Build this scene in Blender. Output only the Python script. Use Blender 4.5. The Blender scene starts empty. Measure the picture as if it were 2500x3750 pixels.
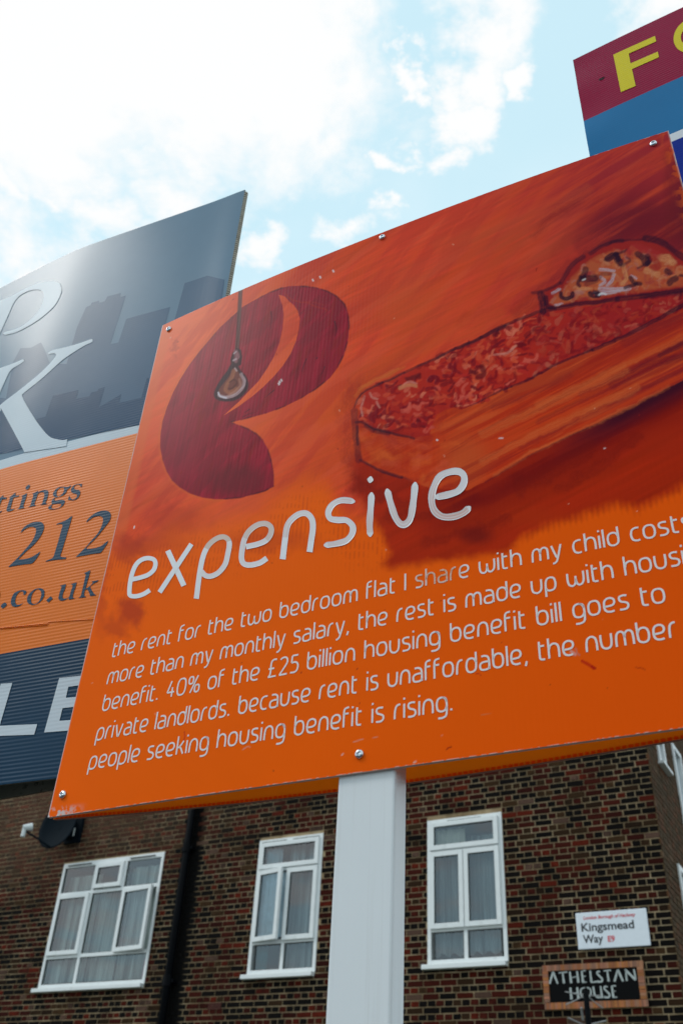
import bpy, bmesh, math, random
import numpy as np
from mathutils import Vector
from mathutils.geometry import tessellate_polygon

random.seed(7)
rng = np.random.default_rng(7)
sc = bpy.context.scene
col = sc.collection

# ------------------------------------------------------------------ camera
EYE = 1.6                                   # metres above the pavement
F, PITCH, ROLL = 3480.1, 0.62904, 0.06274   # focal length in photo pixels, tilt, roll
cam_d = bpy.data.cameras.new('camera')
cam = bpy.data.objects.new('camera', cam_d); col.objects.link(cam)
fw = Vector((0, math.cos(PITCH), math.sin(PITCH)))
up0 = Vector((0, -math.sin(PITCH), math.cos(PITCH))); ri0 = Vector((1, 0, 0))
ri = math.cos(ROLL)*ri0 + math.sin(ROLL)*up0
up = -math.sin(ROLL)*ri0 + math.cos(ROLL)*up0
from mathutils import Matrix
cam.matrix_world = Matrix(((ri.x, up.x, -fw.x, 0), (ri.y, up.y, -fw.y, 0), (ri.z, up.z, -fw.z, EYE), (0, 0, 0, 1)))
cam_d.sensor_fit = 'VERTICAL'; cam_d.sensor_height = 36; cam_d.lens = F/3750*36
cam_d.clip_start = .05; cam_d.clip_end = 3000
cam_d.dof.use_dof = True; cam_d.dof.focus_distance = 1.25; cam_d.dof.aperture_fstop = 10.0
cam_d.dof.aperture_blades = 7
sc.camera = cam

# ------------------------------------------------------------------ light
SUN_EL, SUN_AZ = math.radians(47), math.radians(-97.5)     # azimuth clockwise from +Y
sc.view_settings.view_transform = 'Standard'; sc.view_settings.look = 'None'
sc.view_settings.exposure = 0.42; sc.view_settings.gamma = 1.0; sc.view_settings.use_curve_mapping = False
sun_d = bpy.data.lights.new('sun', 'SUN'); sun_d.energy = .62; sun_d.angle = math.radians(16); sun_d.color = (1, .96, .9)
sun = bpy.data.objects.new('sun', sun_d); col.objects.link(sun)
sdir = Vector((math.sin(SUN_AZ)*math.cos(SUN_EL), math.cos(SUN_AZ)*math.cos(SUN_EL), math.sin(SUN_EL)))
sun.rotation_euler = (-sdir).to_track_quat('-Z', 'Y').to_euler(); sun.location = (0, 0, 20)

def ray(x, y):
    """direction through a photo pixel (works on numpy arrays too)"""
    a = (np.asarray(x, float)-1250)/F; b = -(np.asarray(y, float)-1875)/F
    return np.stack([a*ri[i]+b*up[i]+fw[i] for i in range(3)], -1)
def to_px(X):
    """world point (N,3) to photo pixel"""
    X = np.asarray(X, float)-np.array([0, 0, EYE])
    d = X@np.array(fw); return np.stack([1250+F*(X@np.array(ri))/d, 1875-F*(X@np.array(up))/d], -1)

world = bpy.data.worlds.new('World'); sc.world = world; world.use_nodes = True
nt = world.node_tree; N = nt.nodes; L = nt.links; N.clear()
def wn(t, **k):
    n = N.new(t)
    for a, b in k.items(): setattr(n, a, b)
    return n
def wmath(op, a, b=None, c=None):
    n = wn('ShaderNodeMath', operation=op)
    for i, v in enumerate((a, b, c)):
        if v is None: continue
        if isinstance(v, (int, float)): n.inputs[i].default_value = v
        else: L.new(v, n.inputs[i])
    return n.outputs[0]
def wramp(v, lo, hi):
    n = wn('ShaderNodeMapRange', interpolation_type='SMOOTHSTEP')
    L.new(v, n.inputs[0]); n.inputs[1].default_value = lo; n.inputs[2].default_value = hi
    return n.outputs[0]
sky = wn('ShaderNodeTexSky', sky_type='NISHITA', sun_disc=False, sun_elevation=SUN_EL, sun_rotation=SUN_AZ)
sky.air_density = 1.0; sky.dust_density = 1.5; sky.ozone_density = 1.0
tc = wn('ShaderNodeTexCoord'); sep = wn('ShaderNodeSeparateXYZ'); L.new(tc.outputs['Generated'], sep.inputs[0])
zc = wmath('MAXIMUM', sep.outputs[2], .06)
X_ = wmath('DIVIDE', sep.outputs[0], zc); Y_ = wmath('DIVIDE', sep.outputs[1], zc)
cxy = wn('ShaderNodeCombineXYZ'); L.new(X_, cxy.inputs[0]); L.new(Y_, cxy.inputs[1])
def noise(scale, detail, rough, off=0, dist=0.):
    m = wn('ShaderNodeVectorMath', operation='ADD'); L.new(cxy.outputs[0], m.inputs[0]); m.inputs[1].default_value = (off, off*1.7, off*.3)
    n = wn('ShaderNodeTexNoise'); L.new(m.outputs[0], n.inputs['Vector'])
    n.inputs['Scale'].default_value = scale; n.inputs['Detail'].default_value = detail; n.inputs['Roughness'].default_value = rough
    n.inputs['Distortion'].default_value = dist
    return n.outputs['Fac']
# cloud banks of this sky, placed by their direction (a point on a plane one unit up)
CL = [(150,120,620),(560,180,480),(900,230,400),(1180,150,230),(850,470,190),(330,480,240),(120,430,330),
      (1500,210,50),(1820,110,140),(1710,260,105),(1630,410,80),(1580,530,60),(1430,490,50),
      (370,750,140),(600,740,150),(50,880,160),(140,990,150),(30,740,90),(170,730,60),(1290,800,80),(960,870,70),(2480,20,170),(1930,300,60),(1380,680,50)]
wv = wn('ShaderNodeTexNoise'); L.new(cxy.outputs[0], wv.inputs['Vector']); wv.inputs['Scale'].default_value = 6; wv.inputs['Detail'].default_value = 7; wv.inputs['Roughness'].default_value = .62
wv1 = wn('ShaderNodeVectorMath', operation='SUBTRACT'); L.new(wv.outputs['Color'], wv1.inputs[0]); wv1.inputs[1].default_value = (.5, .5, .5)
wv2 = wn('ShaderNodeVectorMath', operation='MULTIPLY'); L.new(wv1.outputs[0], wv2.inputs[0]); wv2.inputs[1].default_value = (.30, .30, 0)
warped = wn('ShaderNodeVectorMath', operation='ADD'); L.new(cxy.outputs[0], warped.inputs[0]); L.new(wv2.outputs[0], warped.inputs[1])
tot = None
for cx, cy, r in CL:
    d = ray(cx, cy); c = d[:2]/d[2]
    e = [ray(cx+dx*r, cy+dy*r) for dx, dy in ((1,0),(-1,0),(0,1),(0,-1))]
    rr = float(np.mean([np.linalg.norm(q[:2]/q[2]-c) for q in e]))
    v = wn('ShaderNodeVectorMath', operation='DISTANCE'); L.new(warped.outputs[0], v.inputs[0]); v.inputs[1].default_value = (c[0], c[1], 0)
    w_ = wmath('MULTIPLY_ADD', v.outputs['Value'], -1/(rr*1.65), 1.0); w_ = wmath('MAXIMUM', w_, 0.0)
    w_ = wmath('MULTIPLY', wmath('POWER', w_, .8), 1.12 if r < 250 else 1.5)
    tot = w_ if tot is None else wmath('MAXIMUM', tot, w_)
# beyond the view the same kind of broken cloud goes on
dt = wn('ShaderNodeVectorMath', operation='DOT_PRODUCT'); L.new(tc.outputs['Generated'], dt.inputs[0]); dt.inputs[1].default_value = fw
outside = wramp(dt.outputs['Value'], .86, .70)
bank = wmath('MULTIPLY', wramp(noise(1.1, 3, .5, 4.2), .40, .60), outside)
tot = wmath('MAXIMUM', tot, bank)
nz = wmath('ADD', wmath('MULTIPLY', noise(5.5, 9, .60, 1.3, .5), .7), wmath('MULTIPLY', noise(17, 6, .6, 8.1, .6), .3))
f_ = wmath('MULTIPLY_ADD', nz, 2.6, -1.3)
cloud = wramp(wmath('ADD', tot, f_), .12, 1.0)
cloud = wmath('MULTIPLY', cloud, wramp(sep.outputs[2], .06, .24))
hazy = wmath('MULTIPLY', wramp(noise(2.2, 5, .55, 2.7), .38, .75), .40)
hs = wn('ShaderNodeMix', data_type='RGBA'); hs.inputs[0].default_value = .80
sk = wn('ShaderNodeVectorMath', operation='SCALE'); L.new(sky.outputs[0], sk.inputs[0]); sk.inputs['Scale'].default_value = .12
L.new(sk.outputs[0], hs.inputs[6]); hs.inputs[7].default_value = (.58, .81, .885, 1)
m1 = wn('ShaderNodeMix', data_type='RGBA'); L.new(hazy, m1.inputs[0]); L.new(hs.outputs[2], m1.inputs[6]); m1.inputs[7].default_value = (.75, .83, .86, 1)
m2 = wn('ShaderNodeMix', data_type='RGBA'); L.new(cloud, m2.inputs[0]); L.new(m1.outputs[2], m2.inputs[6]); m2.inputs[7].default_value = (.80, .805, .805, 1)
bg = wn('ShaderNodeBackground'); L.new(m2.outputs[2], bg.inputs[0]); bg.inputs[1].default_value = .93
wo = wn('ShaderNodeOutputWorld'); L.new(bg.outputs[0], wo.inputs[0])

# ------------------------------------------------------------------ helpers
def link(o, parent=None):
    col.objects.link(o)
    if parent is not None: o.parent = parent
    return o
def thing(name, label, cat, loc=(0, 0, 0), rz=0, group=None):
    o = bpy.data.objects.new(name, None); o.empty_display_size = .1
    o.location = loc; o.rotation_euler = (0, 0, rz); o['label'] = label; o['category'] = cat
    if group: o['group'] = group
    return link(o)
def mesh_obj(name, verts, faces, mat, parent=None, smooth=False, mats=None, fm=None):
    me = bpy.data.meshes.new(name); me.from_pydata([tuple(map(float, v)) for v in verts], [], [tuple(map(int, f)) for f in faces])
    for m in (mats or [mat]): me.materials.append(m)
    if fm is not None: me.polygons.foreach_set('material_index', np.array(fm, dtype=np.int32))
    if smooth: me.polygons.foreach_set('use_smooth', np.ones(len(me.polygons), dtype=bool))
    me.update()
    return link(bpy.data.objects.new(name, me), parent)
class MB:
    """collects boxes and tubes into one mesh"""
    def __init__(s): s.v = []; s.f = []
    def box(s, x0, x1, y0, y1, z0, z1):
        b = len(s.v)
        s.v += [(x, y, z) for z in (z0, z1) for y in (y0, y1) for x in (x0, x1)]
        s.f += [tuple(b+i for i in q) for q in ((0,2,3,1),(4,5,7,6),(0,1,5,4),(2,6,7,3),(0,4,6,2),(1,3,7,5))]
        return s
    def tube(s, pts, r, n=12, r2=None):
        pts = [Vector(p) for p in pts]; b0 = len(s.v)
        for i, p in enumerate(pts):
            d = (pts[min(i+1, len(pts)-1)]-pts[max(i-1, 0)]).normalized()
            a = d.cross(Vector((0, 0, 1)) if abs(d.z) < .9 else Vector((1, 0, 0))).normalized(); c = d.cross(a)
            rr = r if r2 is None else r+(r2-r)*i/(len(pts)-1)
            for k in range(n):
                t = 2*math.pi*k/n; s.v.append(tuple(p+(a*math.cos(t)+c*math.sin(t))*rr))
        for i in range(len(pts)-1):
            for k in range(n):
                s.f.append((b0+i*n+k, b0+i*n+(k+1)%n, b0+(i+1)*n+(k+1)%n, b0+(i+1)*n+k))
        s.f.append(tuple(b0+k for k in range(n))[::-1]); s.f.append(tuple(b0+(len(pts)-1)*n+k for k in range(n)))
        return s
    def build(s, name, mat, parent=None, bevel=0, smooth=False):
        o = mesh_obj(name, s.v, s.f, mat, parent, smooth)
        if bevel:
            m = o.modifiers.new('bevel', 'BEVEL'); m.width = bevel; m.segments = 2; m.limit_method = 'ANGLE'
        return o

def material(name, color=(.5, .5, .5), rough=.5, metal=0., spec=.5, attr=None, noise_amt=0., noise_scale=20., bump=0., bump_scale=60., obj_color=False, dirt=None):
    m = bpy.data.materials.new(name); m.use_nodes = True; n = m.node_tree.nodes; l = m.node_tree.links
    b = n['Principled BSDF']; b.inputs['Roughness'].default_value = rough; b.inputs['Metallic'].default_value = metal
    b.inputs['Specular IOR Level'].default_value = spec
    tc = n.new('ShaderNodeTexCoord')
    if attr:
        a = n.new('ShaderNodeAttribute'); a.attribute_name = attr; src = a.outputs['Color']
    elif obj_color:
        a = n.new('ShaderNodeObjectInfo'); src = a.outputs['Color']
    else:
        a = n.new('ShaderNodeRGB'); a.outputs[0].default_value = (*color, 1); src = a.outputs[0]
    if noise_amt:
        t = n.new('ShaderNodeTexNoise'); t.inputs['Scale'].default_value = noise_scale; t.inputs['Detail'].default_value = 6; t.inputs['Roughness'].default_value = .65
        l.new(tc.outputs['Object'], t.inputs['Vector'])
        r = n.new('ShaderNodeMapRange'); l.new(t.outputs['Fac'], r.inputs[0]); r.inputs[1].default_value = .3; r.inputs[2].default_value = .7
        r.inputs[3].default_value = 1-noise_amt; r.inputs[4].default_value = 1+noise_amt*.6
        v = n.new('ShaderNodeVectorMath'); v.operation = 'SCALE'; l.new(src, v.inputs[0]); l.new(r.outputs[0], v.inputs['Scale']); src = v.outputs[0]
    if dirt:
        t = n.new('ShaderNodeTexNoise'); t.inputs['Scale'].default_value = dirt[1]; t.inputs['Detail'].default_value = 8; t.inputs['Roughness'].default_value = .7
        l.new(tc.outputs['Object'], t.inputs['Vector'])
        r = n.new('ShaderNodeMapRange'); l.new(t.outputs['Fac'], r.inputs[0]); r.inputs[1].default_value = dirt[2]; r.inputs[2].default_value = dirt[3]; r.inputs[4].default_value = dirt[4]
        x = n.new('ShaderNodeMix'); x.data_type = 'RGBA'; l.new(r.outputs[0], x.inputs[0]); l.new(src, x.inputs[6]); x.inputs[7].default_value = (*dirt[0], 1); src = x.outputs[2]
    l.new(src, b.inputs['Base Color'])
    if bump:
        t = n.new('ShaderNodeTexNoise'); t.inputs['Scale'].default_value = bump_scale; t.inputs['Detail'].default_value = 5
        l.new(tc.outputs['Object'], t.inputs['Vector'])
        bp = n.new('ShaderNodeBump'); bp.inputs['Strength'].default_value = bump; bp.inputs['Distance'].default_value = .002
        l.new(t.outputs['Fac'], bp.inputs['Height']); l.new(bp.outputs[0], b.inputs['Normal'])
    return m

def flute_bump(m, attr_coord, pitch, dist, strength=1.0, relief=None, relief_dist=.0006):
    """ribs of the twin-wall plastic sheet; attr_coord = index of the UV axis (metres) across the ribs"""
    n = m.node_tree.nodes; l = m.node_tree.links; b = n['Principled BSDF']
    uv = n.new('ShaderNodeUVMap'); uv.uv_map = 'sheet'; s = n.new('ShaderNodeSeparateXYZ'); l.new(uv.outputs[0], s.inputs[0])
    w = n.new('ShaderNodeMath'); w.operation = 'MULTIPLY'; w.inputs[1].default_value = 2*math.pi/pitch; l.new(s.outputs[attr_coord], w.inputs[0])
    sn = n.new('ShaderNodeMath'); sn.operation = 'SINE'; l.new(w.outputs[0], sn.inputs[0])
    ns = n.new('ShaderNodeTexNoise'); ns.inputs['Scale'].default_value = 6; ns.inputs['Detail'].default_value = 3; l.new(uv.outputs[0], ns.inputs['Vector'])
    mp = n.new('ShaderNodeMapRange'); l.new(ns.outputs['Fac'], mp.inputs[0]); mp.inputs[1].default_value = .35; mp.inputs[2].default_value = .65; mp.inputs[3].default_value = .35
    mu = n.new('ShaderNodeMath'); mu.operation = 'MULTIPLY'; l.new(sn.outputs[0], mu.inputs[0]); l.new(mp.outputs[0], mu.inputs[1])
    bp = n.new('ShaderNodeBump'); bp.inputs['Strength'].default_value = strength; bp.inputs['Distance'].default_value = dist; l.new(mu.outputs[0], bp.inputs['Height'])
    last = bp.outputs[0]
    if relief:
        a = n.new('ShaderNodeAttribute'); a.attribute_name = relief
        b2 = n.new('ShaderNodeBump'); b2.inputs['Strength'].default_value = 1; b2.inputs['Distance'].default_value = relief_dist
        l.new(a.outputs['Fac'], b2.inputs['Height']); l.new(last, b2.inputs['Normal']); last = b2.outputs[0]
    l.new(last, b.inputs['Normal'])
    return m

class Board:
    """a vertical sheet: position = P + t*u + n*off(u, z), with u along the sheet and z absolute height"""
    def __init__(s, P, az, off):
        s.P = np.array([P[0], P[1], 0.]); s.t = np.array([math.cos(az), math.sin(az), 0.]); s.n = np.array([s.t[1], -s.t[0], 0.]); s.off = off
        if s.n@s.P > 0: s.n = -s.n
    def at(s, u, z, lift=0.):
        u = np.asarray(u, float); z = np.asarray(z, float)
        w = s.off(u, z)+lift
        p = s.P+u[..., None]*s.t+np.asarray(w)[..., None]*s.n
        p = p.copy(); p[..., 2] = z
        return p
    def uz(s, x, y):
        """photo pixel -> (u, z) on the sheet"""
        d = ray(x, y); w = np.zeros(np.shape(x))
        for _ in range(12):
            k = ((s.P@s.n)+w)/(d@s.n); X = d*k[..., None] if np.ndim(k) else d*k
            u = (X-s.P)@s.t; z = X[..., 2]+EYE; w = s.off(u, z)
        return np.stack([u, z], -1)

def uv_layer(me, uvs):
    lay = me.uv_layers.new(name='sheet')
    li = np.empty(len(me.loops), dtype=np.int32); me.loops.foreach_get('vertex_index', li)
    lay.data.foreach_set('uv', np.asarray(uvs)[li].astype(np.float32).ravel())

def grid_sheet(board, name, us, zs, lift, mats, parent, row_mat=None, colors=None, relief=None, flip=False):
    U, Z = np.meshgrid(us, zs)
    pts = board.at(U, Z, lift).reshape(-1, 3); nu, nz_ = len(us), len(zs)
    i = np.arange(nu-1)[None, :]+np.arange(nz_-1)[:, None]*nu
    f = np.stack([i, i+1, i+1+nu, i+nu], -1).reshape(-1, 4)
    if flip: f = f[:, ::-1]
    me = bpy.data.meshes.new(name)
    me.vertices.add(len(pts)); me.vertices.foreach_set('co', pts.astype(np.float32).ravel())
    me.loops.add(f.size); me.loops.foreach_set('vertex_index', f.astype(np.int32).ravel())
    me.polygons.add(len(f)); me.polygons.foreach_set('loop_start', np.arange(0, f.size, 4, dtype=np.int32))
    for m in mats: me.materials.append(m)
    if row_mat is not None: me.polygons.foreach_set('material_index', np.repeat(np.array(row_mat, dtype=np.int32), nu-1))
    me.polygons.foreach_set('use_smooth', np.ones(len(f), dtype=bool)); me.update(calc_edges=True); me.validate()
    uv_layer(me, np.stack([U, Z], -1).reshape(-1, 2))
    if colors is not None:
        a = me.color_attributes.new('paint', 'FLOAT_COLOR', 'POINT'); c = np.ones((len(pts), 4), dtype=np.float32); c[:, :3] = colors; a.data.foreach_set('color', c.ravel())
    if relief is not None:
        a = me.attributes.new('relief', 'FLOAT', 'POINT'); a.data.foreach_set('value', relief.astype(np.float32))
    return link(bpy.data.objects.new(name, me), parent)

def edge_strip(board, name, us, zs, lift0, lift1, mat, parent):
    """rim of a sheet: walks round (u, z) loop, from lift0 to lift1"""
    v = []; f = []
    loop = [(u, zs[0]) for u in us]+[(us[-1], z) for z in zs[1:]]+[(u, zs[-1]) for u in us[::-1][1:]]+[(us[0], z) for z in zs[::-1][1:-1]]
    n = len(loop)
    for q in (lift0, lift1):
        for u, z in loop: v.append(board.at(np.array(u), np.array(z), q))
    for k in range(n): f.append((k, (k+1) % n, n+(k+1) % n, n+k))
    return mesh_obj(name, v, f, mat, parent)

def drape(board, loops_list, lift, name, mat, parent, step=.012):
    """flat print cut to polygons (each a list of loops, outline first then holes, in (u, z)) and laid on the sheet"""
    bm = bmesh.new()
    for loops in loops_list:
        tri = tessellate_polygon([[Vector((p[0], p[1], 0)) for p in lp] for lp in loops])
        flat = [p for lp in loops for p in lp]; vs = [bm.verts.new((p[0], p[1], 0)) for p in flat]
        for t in tri:
            try: bm.faces.new([vs[k] for k in t])
            except ValueError: pass
    us = [v.co.x for v in bm.verts]; u = math.floor(min(us)/step)*step
    while u < max(us):
        u += step
        bmesh.ops.bisect_plane(bm, geom=bm.verts[:]+bm.edges[:]+bm.faces[:], plane_co=(u, 0, 0), plane_no=(1, 0, 0))
    co = np.array([v.co[:2] for v in bm.verts])
    P = board.at(co[:, 0], co[:, 1], lift)
    for v, p in zip(bm.verts, P): v.co = p
    nrm = Vector(board.n)
    bm.normal_update()
    for fc in bm.faces:
        if fc.normal.dot(nrm) < 0: fc.normal_flip()
    me = bpy.data.meshes.new(name); bm.to_mesh(me); bm.free(); me.materials.append(mat)
    uv_layer(me, co)
    return link(bpy.data.objects.new(name, me), parent)
def pxpoly(board, pts, o=(0, 0), s=1.):
    a = np.array(pts, float)*s+np.array(o); return [tuple(q) for q in board.uz(a[:, 0], a[:, 1])]
def smooth_loop(lp, k=4):
    """closed Catmull-Rom through traced points"""
    n = len(lp); out = []
    for i in range(n):
        p0, p1, p2, p3 = (np.array(lp[(i+j-1) % n]) for j in range(4))
        # keep true corners
        for t in np.arange(k)/k:
            out.append(.5*((2*p1)+(-p0+p2)*t+(2*p0-5*p1+4*p2-p3)*t*t+(-p0+3*p1-3*p2+p3)*t**3))
    return out
def soft_corner_loop(lp, k=4, lim=50):
    """Catmull-Rom, but corners sharper than lim degrees stay sharp"""
    n = len(lp); A = [np.array(p, float) for p in lp]; out = []
    sharp = []
    for i in range(n):
        a = A[i]-A[i-1]; b = A[(i+1) % n]-A[i]
        c = (a@b)/(np.linalg.norm(a)*np.linalg.norm(b)+1e-9); sharp.append(math.degrees(math.acos(max(-1, min(1, c)))) > lim)
    for i in range(n):
        p1, p2 = A[i], A[(i+1) % n]
        p0 = p1-(p2-p1) if sharp[i] else A[i-1]
        p3 = p2+(p2-p1) if sharp[(i+1) % n] else A[(i+2) % n]
        for t in np.arange(k)/k:
            out.append(.5*((2*p1)+(-p0+p2)*t+(2*p0-5*p1+4*p2-p3)*t*t+(-p0+3*p1-3*p2+p3)*t**3))
    return out
def smooth_line(p, k=5):
    p = [np.array(q, float) for q in p]
    if len(p) < 3: return p
    q = [2*p[0]-p[1]]+p+[2*p[-1]-p[-2]]; out = []
    for i in range(1, len(q)-2):
        for t in np.arange(k)/k:
            p0, p1, p2, p3 = q[i-1:i+3]
            out.append(.5*((2*p1)+(-p0+p2)*t+(2*p0-5*p1+4*p2-p3)*t*t+(-p0+3*p1-3*p2+p3)*t**3))
    out.append(p[-1]); return out

# ------------------------------------------------------------------ ground
M_ground = material('asphalt', (.055, .055, .056), .9, noise_amt=.25, noise_scale=3, bump=.4, bump_scale=40)
M_pave = material('paving', (.28, .27, .25), .85, noise_amt=.2, noise_scale=4, bump=.3)
M_grass = material('grass', (.06, .09, .025), .9, noise_amt=.4, noise_scale=6, bump=.5)
g = mesh_obj('ground', [(-900, -900, 0), (900, -900, 0), (900, 900, 0), (-900, 900, 0)], [(0, 1, 2, 3)], M_ground); g['kind'] = 'structure'

WALL_AZ = -.54383
HX, HY = .29423, 13.53585
E_MAX, W_MIN = 4.353, -11.5          # right corner and far left end of the front
TOP = 10.6
H = thing('apartment_block', 'dark brown brick block of flats with white framed windows, behind the signboards', 'building', (HX, HY, 0), WALL_AZ)
ca, sa = math.cos(WALL_AZ), math.sin(WALL_AZ)
def wall_world(a, y, z): return np.array([HX+a*ca-y*sa, HY+a*sa+y*ca, z])
# pavement and lawn at the foot of the block
def strip(name, a0, a1, y0, y1, z, m, h=0.0):
    b = MB().box(a0, a1, y0, y1, z-h, z); o = b.build(name, m); o.location = (HX, HY, 0); o.rotation_euler = (0, 0, WALL_AZ); o['kind'] = 'structure'; return o
strip('lawn', -30, 30, -3.2, -.02, .10, M_grass, .10)
strip('pavement', -30, 30, -6.2, -3.22, .12, M_pave, .12)

# --- openings: (a0, a1, z0, z1)
ZB, ZT = 2.44+EYE, 4.262+EYE
W1 = (-5.228, -3.150, ZB-.03, ZT+.035); W2 = (-1.384, -.303, ZB, ZT+.015); W3 = (1.323, 2.385, ZB, ZT)
front_open = [W1, W2, W3]
SIDE = [(.60, 1.00, 4.88+EYE, 5.75+EYE), (1.62, 2.15, 3.35+EYE, 5.55+EYE), (.74, 1.15, 2.62+EYE, 3.62+EYE)]
PIPE_A = -2.665

def mortar_mat():
    m = bpy.data.materials.new('mortar'); m.use_nodes = True; n = m.node_tree.nodes; l = m.node_tree.links; b = n['Principled BSDF']
    b.inputs['Roughness'].default_value = .95; b.inputs['Specular IOR Level'].default_value = .1
    tc = n.new('ShaderNodeTexCoord')
    t = n.new('ShaderNodeTexNoise'); t.inputs['Scale'].default_value = 1.3; t.inputs['Detail'].default_value = 9; t.inputs['Roughness'].default_value = .72
    l.new(tc.outputs['Object'], t.inputs['Vector'])
    r = n.new('ShaderNodeValToRGB'); e = r.color_ramp.elements
    e[0].position = .30; e[0].color = (.05, .034, .018, 1); e[1].position = .62; e[1].color = (.46, .345, .21, 1)
    k = e.new(.46); k.color = (.27, .19, .108, 1)
    l.new(t.outputs['Fac'], r.inputs[0])
    # uneven black streak beside the drainpipe: sooty dirt and the pipe's shade in one colour
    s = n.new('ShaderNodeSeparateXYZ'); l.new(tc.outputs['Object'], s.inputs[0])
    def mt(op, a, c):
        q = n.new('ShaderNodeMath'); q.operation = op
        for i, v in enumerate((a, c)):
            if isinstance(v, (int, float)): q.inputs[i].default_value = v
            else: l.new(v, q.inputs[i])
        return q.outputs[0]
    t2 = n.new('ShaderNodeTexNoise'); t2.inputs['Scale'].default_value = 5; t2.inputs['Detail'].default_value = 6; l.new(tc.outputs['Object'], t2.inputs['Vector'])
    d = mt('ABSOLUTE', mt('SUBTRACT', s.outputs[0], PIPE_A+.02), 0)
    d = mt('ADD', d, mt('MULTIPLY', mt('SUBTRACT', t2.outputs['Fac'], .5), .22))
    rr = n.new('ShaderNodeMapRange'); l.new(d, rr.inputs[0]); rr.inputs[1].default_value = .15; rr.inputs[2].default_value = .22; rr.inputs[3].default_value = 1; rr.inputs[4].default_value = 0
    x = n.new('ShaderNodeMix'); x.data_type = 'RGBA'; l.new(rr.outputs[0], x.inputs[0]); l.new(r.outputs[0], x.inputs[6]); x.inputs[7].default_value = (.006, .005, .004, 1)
    l.new(x.outputs[2], b.inputs['Base Color'])
    bp = n.new('ShaderNodeBump'); bp.inputs['Strength'].default_value = .5; bp.inputs['Distance'].default_value = .004; l.new(t2.outputs['Fac'], bp.inputs['Height']); l.new(bp.outputs[0], b.inputs['Normal'])
    return m
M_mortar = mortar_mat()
M_brick_o = material('brick_face', rough=.9, spec=.12, obj_color=True, noise_amt=.55, noise_scale=18, bump=.6, bump_scale=90, dirt=((.16, .12, .075), 9, .62, .85, .30))
M_brick_a = material('brick_face_many', rough=.9, spec=.12, attr='tone', noise_amt=.55, noise_scale=18, bump=.6, bump_scale=90, dirt=((.16, .12, .075), 9, .62, .85, .30))
M_white = material('white_plastic', (.80, .82, .82), .38, noise_amt=.05, noise_scale=3, dirt=((.35, .36, .34), 7, .58, .85, .5))
M_gasket = material('grey_seal', (.10, .11, .11), .6)
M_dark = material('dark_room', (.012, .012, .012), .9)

def holes(a, b, c, d, op, pad=0.): return any(a < o[1]+pad and b > o[0]-pad and c < o[3]+pad and d > o[2]-pad for o in op)
def wall_sheet(name, a0, a1, z0, z1, op, fn, parent, mat):
    A = sorted({a0, a1, *[x for o in op for x in o[:2]]}); Z = sorted({z0, z1, *[x for o in op for x in o[2:]]})
    v = []; f = []
    for x0, x1 in zip(A[:-1], A[1:]):
        for y0, y1 in zip(Z[:-1], Z[1:]):
            if holes(x0+1e-4, x1-1e-4, y0+1e-4, y1-1e-4, op): continue
            b = len(v); v += [fn(x0, y0), fn(x1, y0), fn(x1, y1), fn(x0, y1)]; f.append((b, b+1, b+2, b+3))
    return mesh_obj(name, v, f, mat, parent)
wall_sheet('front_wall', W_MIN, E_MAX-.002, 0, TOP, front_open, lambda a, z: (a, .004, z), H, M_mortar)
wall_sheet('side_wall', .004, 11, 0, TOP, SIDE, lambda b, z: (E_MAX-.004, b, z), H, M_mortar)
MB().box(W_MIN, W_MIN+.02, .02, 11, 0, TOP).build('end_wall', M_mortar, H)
M_concrete = material('concrete', (.42, .40, .36), .85, noise_amt=.2, noise_scale=3)
MB().box(W_MIN-.3, E_MAX+.3, -.3, 11.3, TOP, TOP+.16).build('roof', M_concrete, H, bevel=.01)

def tone(a, z, right=False):
    q = rng.random()
    light_wash = max(0, min(1, (-a-1)/4))*max(0, min(1, (z-EYE-3.6)/1.2))     # paler high left: mortar smear plus strong light put into the colour
    black_share = .34 + (.22 if a > 3.7 else 0) + (.12 if z-EYE < 2.6 else 0)  # more black bricks near the right corner and low down
    if abs(a-PIPE_A-.01) < (.19 if z-EYE < 4.35 else .07)+.10*rng.random(): return (.003, .0025, .0025)  # blackened by the pipe: sooty dirt and its shade in one colour
    if q < black_share*(1-.5*light_wash): c = (.005, .003, .0025)
    elif q < .74: c = (.060, .0075, .0035)
    elif q < .82: c = (.115, .012, .004)
    elif q < .90: c = (.034, .015, .006)
    elif q < .955: c = (.055, .026, .010)
    else: c = (.11, .060, .042)
    k = .48+.50*rng.random(); c = tuple(x*k for x in c)
    if light_wash: c = tuple(x*(1-.35*light_wash)+w_*.35*light_wash for x, w_ in zip(c, (.20, .12, .075)))
    return c
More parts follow.
